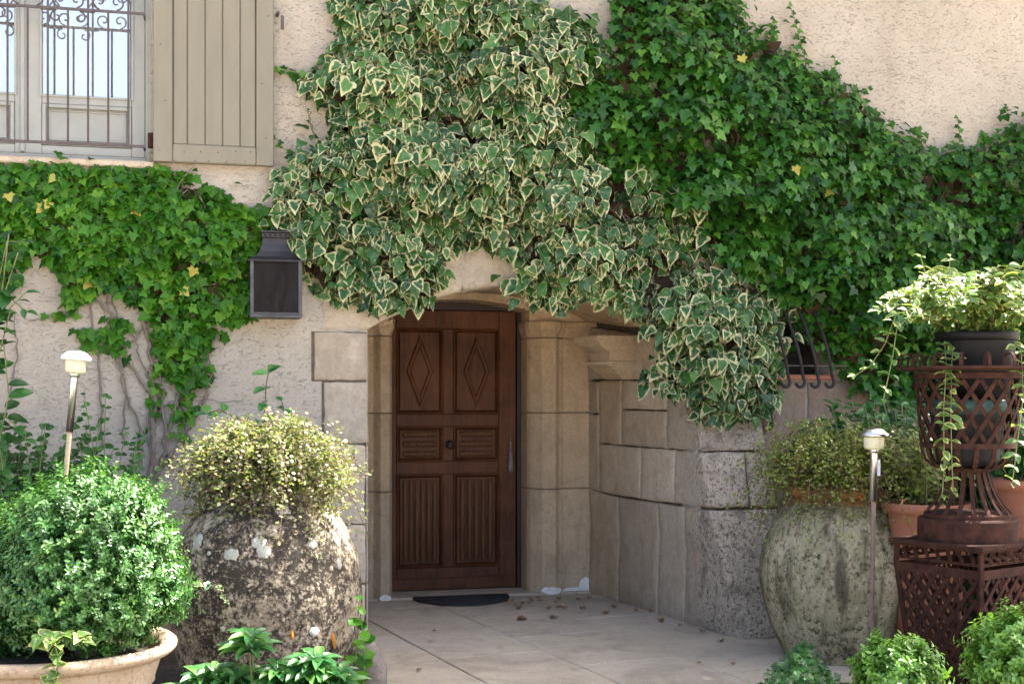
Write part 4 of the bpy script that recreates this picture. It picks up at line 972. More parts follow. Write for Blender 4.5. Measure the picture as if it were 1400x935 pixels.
# creeping wire vine on top of each jar
def wire_vine(c, z, r, hgt, spread, nst, m, stemm, label, hang, per=30, size=.013):
    root = thing('creeping_plant', (c.x, c.y, z-.03), label, 'plant'); P = []; Tt = []; b = MB()
    for i in range(nst):
        a = R.uniform(0, 6.283); r0 = r*math.sqrt(R.random())*.85; p = Vector((c.x+r0*math.cos(a), c.y+r0*math.sin(a), z-.03))
        a2 = a+R.gauss(0, .6); out = Vector((math.cos(a2), math.sin(a2), 0)); ln = R.uniform(.5, 1.0); up = hgt*R.uniform(.5, 1.2)*(1.08-.62*(r0/r)**2); sp = spread*R.uniform(.3, 1.1); hg = hang*R.random()**2
        pts = []
        for k in range(9):
            t = k/8; q = p+out*sp*t*ln+Vector((0, 0, up*math.sin(min(1, t*1.05)*math.pi*.8)-hg*t**2.2)); q += Vector((R.gauss(0, .012), R.gauss(0, .012), R.gauss(0, .012)))
            pts.append(q)
        if i % 3 == 0: b.tube(pts, .0016, 3, caps=False)
        for k in range(per):
            t = R.uniform(.12, 1)*8; j = min(7, int(t)); q = pts[j].lerp(pts[j+1], t-j)
            P.append(q+Vector((R.gauss(0, .013), R.gauss(0, .013), R.gauss(0, .013)))); Tt.append((R.gauss(0, 1)+out.x*.4, R.gauss(0, 1)+out.y*.4, R.gauss(0, .8)))
    n = len(P); nor = np.array([0, -.15, 1.0])+rng.normal(size=(n, 3))*.55
    b.build('stems', stemm, root, kind='stuff', fix=False); foliage(root, T_SMALL_R, P, Tt, nor, size*rng.uniform(.7, 1.3, n), m, mass='leaf_mass')
wire_vine(jl, jlt, jlr, .32, .36, 1000, M['wire_left'], M['stem_brown'], 'sunlit golden tiny leaved creeper spilling over the lichen blotched jar', .42, 40, .019)
wire_vine(jr, jrt, jrr, .34, .44, 900, M['wire_right'], M['stem_brown'], 'green brown tiny leaved creeper mounded on the mossy jar', .46, 36, .0175)
# strands trailing down the right jar
# ------------------------------------------------------------------ box shrubs
def box_shrub(c, rad, nsp, label, size=.026, per=13, stem_to=None, lumps=.12, seed=0, squash=(1, 1, .95), m='box_leaf', spike=.0):
    root = thing('box_shrub', (c.x, c.y, stem_to if stem_to is not None else c.z-rad*.9), label, 'shrub', 'clipped box shrubs')
    P = []; Tt = []; Nn = []; rn = []
    b = MB()
    for k in range(9):
        a = 6.283*k/9; z0 = stem_to if stem_to is not None else c.z-rad*.9; q = Vector((math.cos(a)*rad*.55, math.sin(a)*rad*.55, rad*.35))
        b.tube([(c.x+.02*math.cos(a), c.y+.02*math.sin(a), z0-.02), (c.x+q.x*.4, c.y+q.y*.4, c.z-.1*rad), c+q], [.012, .009, .004], 5)
    b.build('branches', M['stem'], root, kind='stuff', fix=False)
    for i in range(nsp):
        d = Vector((R.gauss(0, 1), R.gauss(0, 1), R.gauss(0, 1))).normalized()
        if d.z < -.9 or mnoise.noise(d*6.5+Vector((seed, 9, 0))) < -.42: continue
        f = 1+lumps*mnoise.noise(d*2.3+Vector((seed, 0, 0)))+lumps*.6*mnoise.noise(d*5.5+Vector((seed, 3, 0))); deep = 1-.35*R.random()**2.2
        hx = 1+.32*max(0, -d.z) if stem_to else 1; o = Vector((d.x*squash[0]*hx, d.y*squash[1]*hx, d.z*squash[2]))*rad*f*deep; p = c+o
        ax = (d+Vector((0, 0, .5))+Vector((R.gauss(0, .35), R.gauss(0, .35), R.gauss(0, .3)))).normalized(); ln = R.uniform(.045, .085)+spike*R.random()**3; p = p+ax*spike*R.random()**2; u = ax.orthogonal().normalized(); v = ax.cross(u); ph = R.uniform(0, 6.28); rr = R.random()
        for k in range(per):
            t = k/(per-1); an = ph+k*1.571+(k//2)*.5; s_ = u*math.cos(an)+v*math.sin(an)
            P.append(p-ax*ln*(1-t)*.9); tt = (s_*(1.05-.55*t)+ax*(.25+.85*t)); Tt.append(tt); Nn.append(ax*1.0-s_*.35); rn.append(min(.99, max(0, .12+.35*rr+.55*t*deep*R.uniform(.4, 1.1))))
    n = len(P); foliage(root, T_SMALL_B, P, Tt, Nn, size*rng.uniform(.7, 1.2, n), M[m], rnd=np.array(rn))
T_SMALL_B = (np.array([(0, 0, 0), (.25, .35, .06), (.2, .75, .03), (0, 1.0, -.05), (-.2, .75, .03), (-.25, .35, .06)]), [(0, 1, 2, 3), (0, 3, 4, 5)], np.array([0, 1., 1., 1., 1., 1.]))
# left: shallow clay planter with the big box ball
pc = PD(72, HOR, 5.05); pz = 1.41-(882-540)*5.05/F; prr = 165*5.05/F
pl = thing('clay_planter', (pc.x, pc.y, 0), 'wide pale clay planter with rolled rim holding the big box ball', 'planter')
b = MB(); b.lathe((pc.x, pc.y, 0), [(prr*.62, 0), (prr*.66, .05), (prr*.72, .12), (prr*.79, pz-.17), (prr*.80, pz-.15), (prr*.82, pz-.145), (prr*.82, pz-.13), (prr*.83, pz-.115), (prr*.87, pz-.06), (prr*.875, pz-.04)], 64); b.build('body', M['planter_clay'], pl)
b = MB(); b.lathe((pc.x, pc.y, 0), [(prr*.875, pz-.045), (prr*.93, pz-.04), (prr*.975, pz-.028), (prr, pz-.012), (prr, pz+.004), (prr*.98, pz+.014), (prr*.93, pz+.015), (prr*.88, pz+.002), (prr*.84, pz-.03), (prr*.83, pz-.1)], 64); b.build('rim', M['planter_clay'], pl)
b = MB(); b.lathe((pc.x, pc.y, 0), [(prr*.86, pz-.05), (prr*.5, pz-.03), (0, pz-.02)], 40); b.build('soil', M['soil'], pl)
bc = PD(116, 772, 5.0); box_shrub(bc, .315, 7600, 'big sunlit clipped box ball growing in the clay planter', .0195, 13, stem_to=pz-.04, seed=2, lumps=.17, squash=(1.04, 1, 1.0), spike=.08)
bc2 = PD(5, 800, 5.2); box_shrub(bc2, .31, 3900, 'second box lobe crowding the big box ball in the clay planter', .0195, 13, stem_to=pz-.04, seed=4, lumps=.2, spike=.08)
b3 = PD(1225, 925, 5.35); b3.z = max(b3.z, .1); box_shrub(b3, .15, 1200, 'small bright box shrub between mossy jar and rusty pedestal', .024, 13, stem_to=.0, seed=7, lumps=.45, m='box_light', spike=.05)
b4 = PD(1392, 900, 5.05); box_shrub(b4, .165, 1300, 'small box shrub against the front of the rusty pedestal', .024, 13, stem_to=.0, seed=9, lumps=.4, m='box_light', spike=.05)

# ------------------------------------------------------------------ solar lights
def solar(topx, topy, basex, basey, d, zb_, label, capm, lensm, tube_m, stakem, tubelen, tagpl=False):
    t = PD(topx, topy, d); bb = PD(basex, basey, d); ax = (t-bb).normalized(); sc = d/F
    q = ax.to_track_quat('Z', 'Y').to_matrix().to_4x4(); tf = Matrix.Translation(t) @ q
    foot = t-ax*((t.z-zb_)/ax.z); root = thing('solar_light', tuple(foot), label, 'garden light', 'solar garden lights')
    def lat(name, prof, m, n=24):
        b = MB(); b.lathe((0, 0, 0), prof, n); b.v = [tuple(tf @ Vector(v)) for v in b.v]; b.build(name, m, root)
    s = 20*sc
    lat('cap', [(0, .0), (s*.62, -.002), (s*.66, -.004), (s*.8, -.012), (s, -.024), (s*1.02, -.032), (s*.97, -.037), (s*.6, -.039), (0, -.039)], capm)
    lat('solar_panel', [(0, .003), (s*.5, .003), (s*.5, -.003)], M['black_plastic'] if capm is M['steel'] else capm)
    lat('lens', [(s*.68, -.039), (s*.7, -.05), (s*.68, -.085), (s*.6, -.095), (s*.3, -.1), (0, -.1)], lensm)
    lat('collar', [(s*.34, -.098), (s*.34, -.112), (s*.25, -.115)], tube_m)
    lat('tube', [(s*.25, -.1), (s*.25, -tubelen), (0, -tubelen)], tube_m)
    b = MB(); b.tube([t-ax*(tubelen-.01), foot-ax*.03], [s*.17, s*.13], 8); b.build('stake', stakem, root)
    if tagpl:
        p0 = tf @ Vector((s*.42, -s*.4, -.15)); b = MB(); b.box((p0.x-.012, p0.y-.002, p0.z-.075), (p0.x+.012, p0.y, p0.z), .001); b.build('price_tag', M['sticker'], root)
M['sticker'] = simple('blue_white_sticker', (.5, .6, .8), (.6, .66, .8), 40, .4)
solar(105, 481, 88, 668, 5.9, .0, 'tilted white capped solar light standing behind the big box ball', M['white_plastic'], M['lens_plastic'], M['steel'], M['stake'], .36)
solar(1195, 586, 1192, 872, 6.25, .0, 'steel solar light standing before the mossy jar', M['steel'], M['lens_plastic'], M['steel'], M['stake_brown'], .345, True)

# ------------------------------------------------------------------ rusty iron pedestal and urn
ru = M['rust']; du = 6.0; uc = PD(1323, HOR, du); sc = du/F
zt_ = CZ-(733-540)*sc                       # pedestal top
pd_ = thing('iron_pedestal', (uc.x, uc.y, 0), 'rusty latticed iron pedestal carrying the basket urn', 'pedestal')
ang0 = math.radians(-90-9)-YAW             # direction of the front corner
def cor(h, k, a=ang0): an = a+k*math.pi/2; return Vector((uc.x+h*math.cos(an), uc.y+h*math.sin(an), 0))
HT, HB = .33, .225                          # half diagonals at top and foot
zf = CZ-(770-540)*sc
def hd(z): return HB+(HT-.015-HB)*(z/zf)
b = MB(); b.prism([cor(HT+.02, k)[:2] for k in range(4)], zt_-.028, zt_-.012); b.build('top_plate', ru, pd_)
b = MB(); b.prism([cor(HT+.005, k)[:2] for k in range(4)], zt_-.04, zt_-.0285); b.build('top_band', ru, pd_)
for k in range(4):
    A, B = cor(1, k)-Vector((uc.x, uc.y, 0)), cor(1, k+1)-Vector((uc.x, uc.y, 0)); C0 = Vector((uc.x, uc.y, 0)); nn = (A+B).normalized()
    def pt(u, z, h, out=0.0): return C0+(A*(1-u)+B*u)*h+nn*out+Vector((0, 0, z))
    def strap(pts, wd_, th_, name): MB().strap(pts, nn, wd_, th_).build(name, ru, pd_)
    b = MB(); b.tube([cor(HT-.02, k)+Vector((0, 0, zt_-.04)), cor(hd(zf), k)+Vector((0, 0, zf)), cor(hd(.0), k)], .013, 4, smooth=False); b.build('corner_post', ru, pd_)
    strap([pt(0, zf-.015, hd(zf)), pt(1, zf-.015, hd(zf))], .04, .006, 'band'); strap([pt(0, zf+.028, hd(zf)), pt(1, zf+.028, hd(zf))], .012, .008, 'band')
    strap([pt(0, .06, hd(.06)), pt(1, .06, hd(.06))], .035, .006, 'band')
    nb = 7
    for i in range(nb):                      # wavy balusters of the frieze
        u = (i+.75)/(nb+.5); pts = []
        for j in range(9):
            f_ = j/8; z = zf+.03+(zt_-.042-zf-.03)*f_; pts.append(pt(u+.035*math.sin(f_*2*math.pi), z, hd(zf)+(HT-.02-hd(zf))*f_, .012*math.sin(f_*math.pi*2)))
        strap(pts, .018, .005, 'baluster')
    zl0, zl1 = .078, zf-.036; nd = 6
    for sgn in (1, -1):
        for i in range(-nd, nd*2):
            # diagonal straps clipped to the panel
            seg = []
            for j in range(25):
                f_ = j/24; u = (i+.5)/nd+sgn*f_*1.05
                if .02 <= u <= .98: seg.append(pt(u, zl0+(zl1-zl0)*f_, hd(zl0+(zl1-zl0)*f_), .003*sgn))
            if len(seg) > 2: strap([seg[0], seg[-1]], .019, .004, 'lattice_strap')
urn = thing('iron_urn', (uc.x, uc.y, zt_-.012), 'rusty openwork iron basket urn with looped rim standing on the pedestal', 'urn')
Z = lambda py: CZ-(py-540)*sc
def ring(name, r, z, hh, th, m=ru, n=48):
    b = MB(); b.lathe((uc.x, uc.y, 0), [(r-th, z-hh), (r, z-hh), (r, z+hh), (r-th, z+hh), (r-th, z-hh)], n, smooth=False); b.build(name, m, urn)
b = MB(); b.lathe((uc.x, uc.y, 0), [(0, zt_-.012), (66*sc, zt_-.012), (66*sc, Z(709)), (64*sc, Z(707)), (58*sc, Z(706)), (58*sc, Z(701)), (50*sc, Z(699)), (0, Z(699))], 48, smooth=False); b.build('base_disc', ru, urn)
def radial(a, r, z): return Vector((uc.x+r*math.cos(a), uc.y+r*math.sin(a), z))
FOOT = [(57, 702), (54, 697), (46, 688), (38, 676), (32, 662), (28, 648), (26, 640)]
for k in range(18):
    a = 6.283*k/18+.1; b = MB(); b.strap([radial(a, r*sc, Z(y)) for r, y in FOOT], [Vector((math.cos(a), math.sin(a), 0))]*7 if False else Vector((math.cos(a), math.sin(a), .3)), .019, .004); b.build('foot_strap', ru, urn)
ring('collar_ring', 30*sc, Z(642), .006, .008); ring('collar_ring', 36*sc, Z(640), .004, .014)
BOWL = [(22, 641), (36, 640), (48, 636), (56, 629), (60, 620), (62, 611)]
for k in range(16):
    a = 6.283*k/16; b = MB(); b.strap([radial(a, r*sc, Z(y)) for r, y in BOWL], [Vector((math.cos(a)*f_, math.sin(a)*f_, -(1-f_))) for f_ in (0, .15, .35, .6, .85, 1)], .02, .004); b.build('bowl_strap', ru, urn)
ring('lower_ring', 63*sc, Z(608), .011, .005)
rb = lambda y: (62+(608-y)*.085)*sc
for sgn in (1, -1):
    for k in range(18):
        pts = []; nrm = []
        for j in range(9):
            f_ = j/8; y = 606-f_*(606-520); a = 6.283*k/18+sgn*f_*.85; pts.append(radial(a, rb(y)-.003+.003*sgn, Z(y))); nrm.append(Vector((math.cos(a), math.sin(a), 0)))
        b = MB(); b.strap(pts, nrm, .019, .0035); b.build('lattice_strap', ru, urn)
ring('upper_ring', 71*sc, Z(514), .013, .005)
b = MB(); b.lathe((uc.x, uc.y, 0), [(70*sc, Z(508)), (93*sc, Z(505.5)), (94*sc, Z(505)), (94*sc, Z(501.5)), (90*sc, Z(502)), (70*sc, Z(504)), (70*sc, Z(508))], 48, smooth=False); b.build('rim_flange', ru, urn)
for k in range(16):
    a = 6.283*(k+.3)/16; pts = []; nrm = []
    for j in range(13):
        an = math.pi*j/12; r = (81-9*math.cos(an))*sc; y = 503-19*math.sin(an)**.7 if 0 < j < 12 else 503
        pts.append(radial(a, (81-10*math.cos(an))*sc, Z(y))); nrm.append(Vector((-math.cos(an)*math.cos(a), -math.cos(an)*math.sin(a), math.sin(an)+.01)))
    b = MB(); b.strap(pts, nrm, .016, .004); b.build('rim_loop', ru, urn)
# pots in the urn
ip = thing('plastic_pot', (uc.x, uc.y, Z(636)), 'grey plastic pot with teal rim inside the iron urn basket', 'pot')
b = MB(); b.lathe((uc.x, uc.y, 0), [(0, Z(636)), (38*sc, Z(636)), (42*sc, Z(625)), (46*sc, Z(590)), (50*sc, Z(565))], 40); b.build('body', M['grey_plastic'], ip)
b = MB(); b.lathe((uc.x, uc.y, 0), [(50*sc, Z(566)), (54*sc, Z(565)), (56*sc, Z(548)), (53*sc, Z(546)), (50*sc, Z(552)), (46*sc, Z(560)), (0, Z(562))], 40); b.build('rim', M['teal_plastic'], ip)
bpx = uc+Vector((.045, -.0, 0)); bp_ = thing('plastic_pot', (bpx.x, bpx.y, Z(560)), 'black plastic nursery pot set in the top of the iron urn', 'pot')
b = MB(); b.lathe((bpx.x, bpx.y, 0), [(0, Z(560)), (41*sc, Z(560)), (47*sc, Z(510)), (51*sc, Z(470)), (51.5*sc, Z(466))], 44); b.build('body', M['black_plastic'], bp_)
b = MB(); b.lathe((bpx.x, bpx.y, 0), [(51*sc, Z(467)), (54*sc, Z(466)), (55*sc, Z(457)), (54*sc, Z(454.5)), (51.5*sc, Z(455)), (50*sc, Z(462)), (49*sc, Z(475))], 44); b.build('rim', M['black_plastic'], bp_)
b = MB(); b.lathe((bpx.x, bpx.y, 0), [(50*sc, Z(466)), (25*sc, Z(463)), (0, Z(462))], 32); b.build('soil', M['soil'], bp_)
# variegated trailing plant
def sprigs(name, base_pt, stems, tpl, m, stemm, label, cat, sz, nparts=300, srad=.0022, group=None, pair=True, step=.03, flat=.5):
    root = thing(name, tuple(base_pt), label, cat, group); b = MB(); P = []; Tt = []; Nn = []; S = []
    for stm in stems:
        pts, s0 = stm[:2]; stp = stm[2] if len(stm) > 2 else step
        pts = [Vector(p) for p in pts]; b.tube(pts, srad, 4, caps=False)
        seg = [(pts[i+1]-pts[i]).length for i in range(len(pts)-1)]; tot = sum(seg); x = tot*.12; side = R.choice((-1, 1))
        while x < tot:
            y = x; i = 0
            while i < len(seg)-1 and y > seg[i]: y -= seg[i]; i += 1
            p = pts[i].lerp(pts[i+1], min(1, y/max(seg[i], 1e-6))); d = (pts[i+1]-pts[i]).normalized()
            sd = d.cross(Vector((0, 0, 1))); sd = sd.normalized() if sd.length > .2 else Vector((math.cos(x*40), math.sin(x*40), 0)); rot = R.uniform(-.8, .8)
            sd = (Matrix.Rotation(rot, 3, d) @ sd)
            for s_ in ((1, -1) if pair else (side,)):
                tp = sd*s_+d*.55+Vector((R.gauss(0, .2), R.gauss(0, .2), R.gauss(0, .2))); P.append(p); Tt.append(tp)
                Nn.append(Vector((R.gauss(0, .35), -flat+R.gauss(0, .35), 1))); S.append(s0*sz*R.uniform(.7, 1.15)*(1 if x < tot*.85 else .7))
            side = -side; x += stp*R.uniform(.8, 1.25)
        P.append(pts[-1]); Tt.append(pts[-1]-pts[-2]); Nn.append(Vector((0, -.5, 1))); S.append(s0*sz*.6)
    b.build('stems', stemm, root, kind='stuff', fix=False)
    foliage(root, tpl, np.array([tuple(p) for p in P]), np.array([tuple(p) for p in Tt]), np.array([tuple(p) for p in Nn]), np.array(S), m, nparts=nparts); return root
def pix_stem(pts, d): return [PD(x, y, d+(dd if len(q) > 2 else 0)) for q in pts for (x, y, dd) in [(q[0], q[1], q[2] if len(q) > 2 else 0)]]
st = []
for k in range(74):
    a = R.uniform(0, 6.283); rr = R.uniform(0, .12); o = Vector((bpx.x+rr*math.cos(a), bpx.y+rr*math.sin(a), Z(464))); a += R.gauss(0, .3); sp = R.uniform(.1, .33); up = R.uniform(.12, .33)
    if math.cos(a) < 0: sp *= 1.15
    st.append(([o, o+Vector((math.cos(a)*sp*.25, math.sin(a)*sp*.25, up*.7)), o+Vector((math.cos(a)*sp*.6, math.sin(a)*sp*.6, up)), o+Vector((math.cos(a)*sp, math.sin(a)*sp, up*.95-R.uniform(0, .07)))], 1.0))
for pts in ([(1290, 455), (1294, 500, -.2), (1290, 560, -.3), (1291, 640, -.3), (1288, 676, -.3)], [(1305, 455), (1301, 500, -.2), (1300, 570, -.3), (1301, 620, -.3), (1303, 672, -.3)], [(1300, 452), (1255, 420, -.1), (1225, 430, -.15), (1210, 470, -.2), (1190, 500, -.2), (1168, 514, -.2)], [(1300, 452), (1250, 425, -.15), (1226, 450, -.2), (1220, 490, -.25), (1208, 545, -.25)], [(1310, 455), (1297, 400, 0), (1298, 370, 0), (1299, 350, 0)], [(1300, 455), (1270, 390, 0), (1258, 350, 0)], [(1375, 458), (1396, 480, -.2), (1399, 540, -.3), (1384, 660, -.35)]):
    st.append(([PD(q[0], q[1], du+(q[2] if len(q) > 2 else 0)) for q in pts], .8, .055))
sprigs('trailing_plant', (bpx.x, bpx.y, Z(464)), st, T_ELL, M['vinca'], M['stem_green'], 'sunlit yellow variegated trailing plant spilling from the black pot', 'plant', .074, 300, .0024, step=.033)

# ------------------------------------------------------------------ ivies
V_POLY = [(452,0),(470,-25),(640,-25),(720,0),(770,8),(805,30),(830,60),(812,110),(808,170),(830,230),(880,240),(905,280),(925,330),(990,365),(1040,385),(1088,422),(1062,445),(1078,470),(1068,510),(1064,552),(1030,572),(985,575),(960,588),(945,545),(915,535),(872,528),(880,500),(905,490),(895,455),(870,450),(855,430),(800,408),(765,420),(745,428),(722,422),(705,395),(712,362),(690,345),(606,340),(600,395),(585,418),(560,410),(530,425),(490,418),(455,410),(430,392),(410,375),(395,345),(378,290),(374,250),(400,215),(440,200),(455,170),(440,140),(405,112),(440,90),(460,60)]
def ivy(name, label, poly, tpl, m, args, loc, nparts=300, extra=None, bias=1.0):
    root = thing(name, loc, label, 'ivy'); P, tip, nor, s, dep = climber(poly, *args[0], **args[1])
    if extra:
        for po, ar, kw in extra:
            r = climber(po, *ar, **kw); P, tip, nor, s, dep = [np.concatenate(z) for z in zip((P, tip, nor, s, dep), r)]
    n = len(P); qx, qy = proj(P); vis = (qx > 5) & (qx < 1395) & (qy > 5) & (qy < 930)
    score = np.where(vis, s/s.mean()+dep/max(dep.max(), .01)*1.3, -1)
    cl = np.array([mnoise.noise(Vector((p[0]*4.5, p[1]*4, p[2]*4.5))) for p in P]); sh = np.clip(rng.normal(.48, .22, n)+cl*.38, 0, .999)
    if isinstance(tpl, list):
        th = np.sort(score)[-nparts]; w3 = rng.choice(len(tpl), n, p=[.45, .35, .2])
        for j, tq in enumerate(tpl):
            k = w3 == j; foliage(root, tq, P[k], tip[k], nor[k], s[k], m, nparts=int((score[k] >= th).sum()), rnd=sh[k], score=score[k])
    else: foliage(root, tpl, P, tip, nor, s, m, nparts=nparts, rnd=sh, score=score)
    return root, P
rv, PV = ivy('variegated_ivy', 'cream edged variegated ivy draped over the stone door arch', V_POLY, [T_VAR, T_VAR2, T_VAR3], M['ivy_var'], ((YW, .33, 330, .145, 18, 2500, .081), dict(ramp_px=75, keep=.12, jit=.38, tj=.44, noise_s=2.4, basehi=.45)), (1.9, YW, 2.1),
     extra=[([(830, 205), (880, 225), (950, 265), (965, 330), (900, 300), (850, 260)], (YW-.12, .2, 9, .1, 6, 10, .09), {})])
G_POLY = [(835,0),(860,-20),(980,-20),(1010,5),(1022,50),(1085,62),(1100,95),(1150,100),(1195,140),(1215,180),(1290,215),(1330,200),(1345,180),(1430,165),(1520,150),(1600,190),(1600,640),(1500,640),(1430,610),(1370,600),(1310,580),(1290,560),(1250,560),(1200,545),(1160,530),(1152,505),(1120,482),(1085,450),(1040,390),(990,370),(930,340),(890,290),(860,250),(820,235),(800,170),(805,110),(835,60)]
rg, PG = ivy('green_ivy', 'dark green ivy mass covering the wall beside the variegated ivy', G_POLY, T_IVY, M['ivy_green'], ((YW, .46, 430, .18, 36, 6500, .053), dict(ramp_px=110, keep=.22, noise_s=3.6, up=.6, jit=.4, tj=.5, basehi=.5)), (4.3, YW, 1.9),
     extra=[([(770, 30), (830, 20), (835, 110), (815, 230), (775, 190), (785, 100)], (YW-.1, .26, 26, .09, 10, 40, .06), {}), ([(560, 10), (700, 20), (760, 60), (640, 70)], (YW-.05, .26, 8, .09, 7, 20, .055), {})])
L_POLY = [(-20,225),(60,228),(110,224),(150,232),(200,228),(240,232),(300,258),(350,292),(372,305),(355,335),(345,360),(345,430),(330,445),(295,440),(280,500),(275,535),(252,540),(228,500),(205,440),(190,420),(150,395),(120,405),(100,440),(85,400),(75,365),(40,345),(20,395),(-20,420)]
rl, PL = ivy('green_ivy', 'light green ivy spreading on the plaster below the window', L_POLY, T_IVY, M['ivy_light'], ((YW, .10, 360, .085, 11, 900, .056), dict(ramp_px=60, keep=.2, up=.4, jit=.5, tj=.6, noise_s=3.2)), (-.4, YW, 1.3),
     extra=[([(108, 452), (145, 450), (145, 482), (110, 480)], (YW, .05, 4, .06, 6, 10, .07), {}), ([(150, 430), (182, 440), (178, 488), (152, 480)], (YW, .05, 5, .06, 6, 10, .06), {}), ([(205, 460), (235, 490), (240, 600), (205, 560)], (YW, .04, 8, .05, 5, 16, .05), {}), ([(228, 540), (270, 545), (262, 600), (232, 600)], (YW, .04, 5, .05, 5, 12, .05), {}), ([(60, 430), (80, 428), (78, 440)], (YW, .03, 2, .04, 4, 3, .05), {}), ([(376, 90), (395, 95), (440, 105), (440, 120), (395, 108)], (YW, .03, 3, .04, 4, 6, .05), {})])
# yellowed leaves here and there
for root, P in ((rl, PL), (rg, PG)):
    k = rng.choice(len(P), 9, replace=False); q = P[k]+np.array([0, -.04, 0])
    foliage(root, T_IVY, q, np.array([0, -.2, -1.0])+rng.normal(size=(9, 3))*.5, np.array([0, -1, .4])+rng.normal(size=(9, 3))*.3, .06, M['ivy_yellow'], mass='yellow_leaf', nparts=0)
def undergrowth(root, poly, n, depth, nst):  # dark dead leaves and twigs added near the wall to darken the gaps
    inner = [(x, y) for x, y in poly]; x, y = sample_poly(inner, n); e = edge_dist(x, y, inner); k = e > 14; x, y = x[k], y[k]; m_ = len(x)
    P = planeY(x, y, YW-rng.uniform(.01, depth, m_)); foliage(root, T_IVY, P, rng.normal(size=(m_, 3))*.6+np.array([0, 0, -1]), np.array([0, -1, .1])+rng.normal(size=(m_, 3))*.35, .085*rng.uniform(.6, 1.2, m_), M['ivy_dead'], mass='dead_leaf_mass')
    b = MB(); x, y = sample_poly(inner, nst); k = edge_dist(x, y, inner) > 48; x, y = x[k], y[k]
    for px, py in zip(x, y):
        p = PY(px, py, YW-R.uniform(.01, depth)); a = R.gauss(math.pi/2, .7); pts = [p]
        for _ in range(5): a += R.gauss(0, .35); p = p+Vector((math.cos(a)*.06, R.gauss(0, .012), math.sin(a)*.06)); p.y = min(p.y, YW-.008); pts.append(p)
        b.tube(pts, R.uniform(.0025, .006), 4, caps=False)
    b.build('twigs', M['stem'], root, kind='stuff', fix=False)
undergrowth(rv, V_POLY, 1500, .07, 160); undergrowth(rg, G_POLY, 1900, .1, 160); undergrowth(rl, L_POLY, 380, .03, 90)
# green shoots and stems
def wall_stem(b, pts, r0, r1, jit=.006, n=14):
    pts = [PY(x, y, YW-.012) for x, y in pts]; out = []
    for i in range(len(pts)-1):
        for k in range(n//2):
            t = k/(n//2); p = pts[i].lerp(pts[i+1], t); out.append(p+Vector((R.gauss(0, jit), R.gauss(-.004, .003), R.gauss(0, jit))))
    out.append(pts[-1]); m_ = len(out); b.tube(out, [r0+(r1-r0)*i/(m_-1) for i in range(m_)], 5, caps=False)
def stem_part(root, pts, r0, r1, m=M['stem'], name='stem'): b = MB(); wall_stem(b, pts, r0, r1); b.build(name, m, root, fix=False)
for pts, r0, r1 in [([(205, 660), (212, 560), (205, 470), (190, 400), (180, 330)], .016, .007), ([(215, 650), (235, 570), (260, 480), (275, 400)], .012, .006), ([(232, 640), (222, 560), (180, 500), (150, 430), (110, 380)], .011, .005), ([(195, 640), (190, 580), (165, 520), (160, 430), (140, 370)], .009, .004), ([(140, 610), (135, 500), (125, 420), (130, 360)], .008, .004), ([(170, 600), (172, 520), (150, 470), (145, 400)], .006, .004), ([(280, 560), (287, 510), (282, 460), (270, 400)], .006, .004), ([(250, 640), (258, 590), (240, 540), (245, 500), (225, 450)], .007, .004), ([(222, 640), (250, 600), (270, 570), (285, 530)], .006, .003), ([(12, 560), (24, 480), (20, 430)], .006, .003), ([(205, 560), (240, 548), (290, 546), (330, 548)], .003, .002), ([(208, 600), (225, 540), (215, 500), (232, 450), (235, 380)], .008, .004), ([(180, 470), (200, 440), (215, 400), (240, 350)], .005, .003), ([(40, 440), (70, 432), (100, 430)], .003, .002), ([(204, 235), (206, 300), (205, 330)], .005, .004), ([(212, 640), (200, 590), (210, 540), (190, 480), (175, 440)], .007, .004)]:
    stem_part(rl, pts, r0, r1)
for pts, r0, r1 in [([(440, 118), (415, 108), (395, 95), (385, 90)], .004, .002), ([(640, 345), (660, 300), (690, 240), (720, 150)], .02, .012), ([(600, 330), (560, 260), (520, 180), (500, 80)], .018, .01), ([(700, 330), (740, 290), (800, 250), (860, 210)], .018, .01), ([(436, 200), (425, 170), (420, 150)], .003, .002), ([(470, 15), (462, 5), (455, -5)], .003, .002), ([(760, 300), (830, 330), (900, 370), (960, 420)], .014, .008)]:
    stem_part(rv, pts, r0, r1, M['stem_brown'])
def shoot(root, pts, m, tplt, sz, n, stemm=M['stem_green']):
    b = MB(); w3 = [PY(x, y, YW-.06) for x, y in pts]; b.tube(w3, .003, 5, caps=False); b.build('shoot', stemm, root, fix=False); P = []; Tt = []; Nn = []
    for i in range(n):
        t = i/(n-1)*(len(w3)-1); j = min(len(w3)-2, int(t)); p = w3[j].lerp(w3[j+1], t-j); s_ = 1 if i % 2 else -1
        P.append(tuple(p)); Tt.append((s_*.9, -.2, R.uniform(-.5, .3))); Nn.append((R.gauss(0, .3), -1, .5+R.gauss(0, .3)))
    foliage(root, tplt, np.array(P), Tt, Nn, sz*np.linspace(1.1, .6, n), m, nparts=n)
for pts, n in [([(1108, 125), (1100, 80), (1090, 40), (1079, 5)], 18), ([(1055, 80), (1052, 45), (1058, 25)], 9), ([(1310, 212), (1312, 185), (1309, 160)], 9), ([(1254, 205), (1254, 190), (1255, 175)], 6), ([(1140, 130), (1142, 95), (1141, 78)], 5), ([(1165, 150), (1180, 125), (1192, 120)], 7), ([(900, 10), (905, -5), (910, -20)], 5)]: shoot(rg, pts, M['ivy_green'], T_IVY, .055, n)
shoot(rv, [(436, 110), (415, 102), (400, 98), (380, 95)], M['ivy_green'], T_IVY, .05, 8); shoot(rv, [(470, 30), (458, 15), (452, 5)], M['ivy_green'], T_IVY, .06, 5); shoot(rv, [(440, 210), (425, 175), (420, 150)], M['ivy_green'], T_IVY, .03, 4)
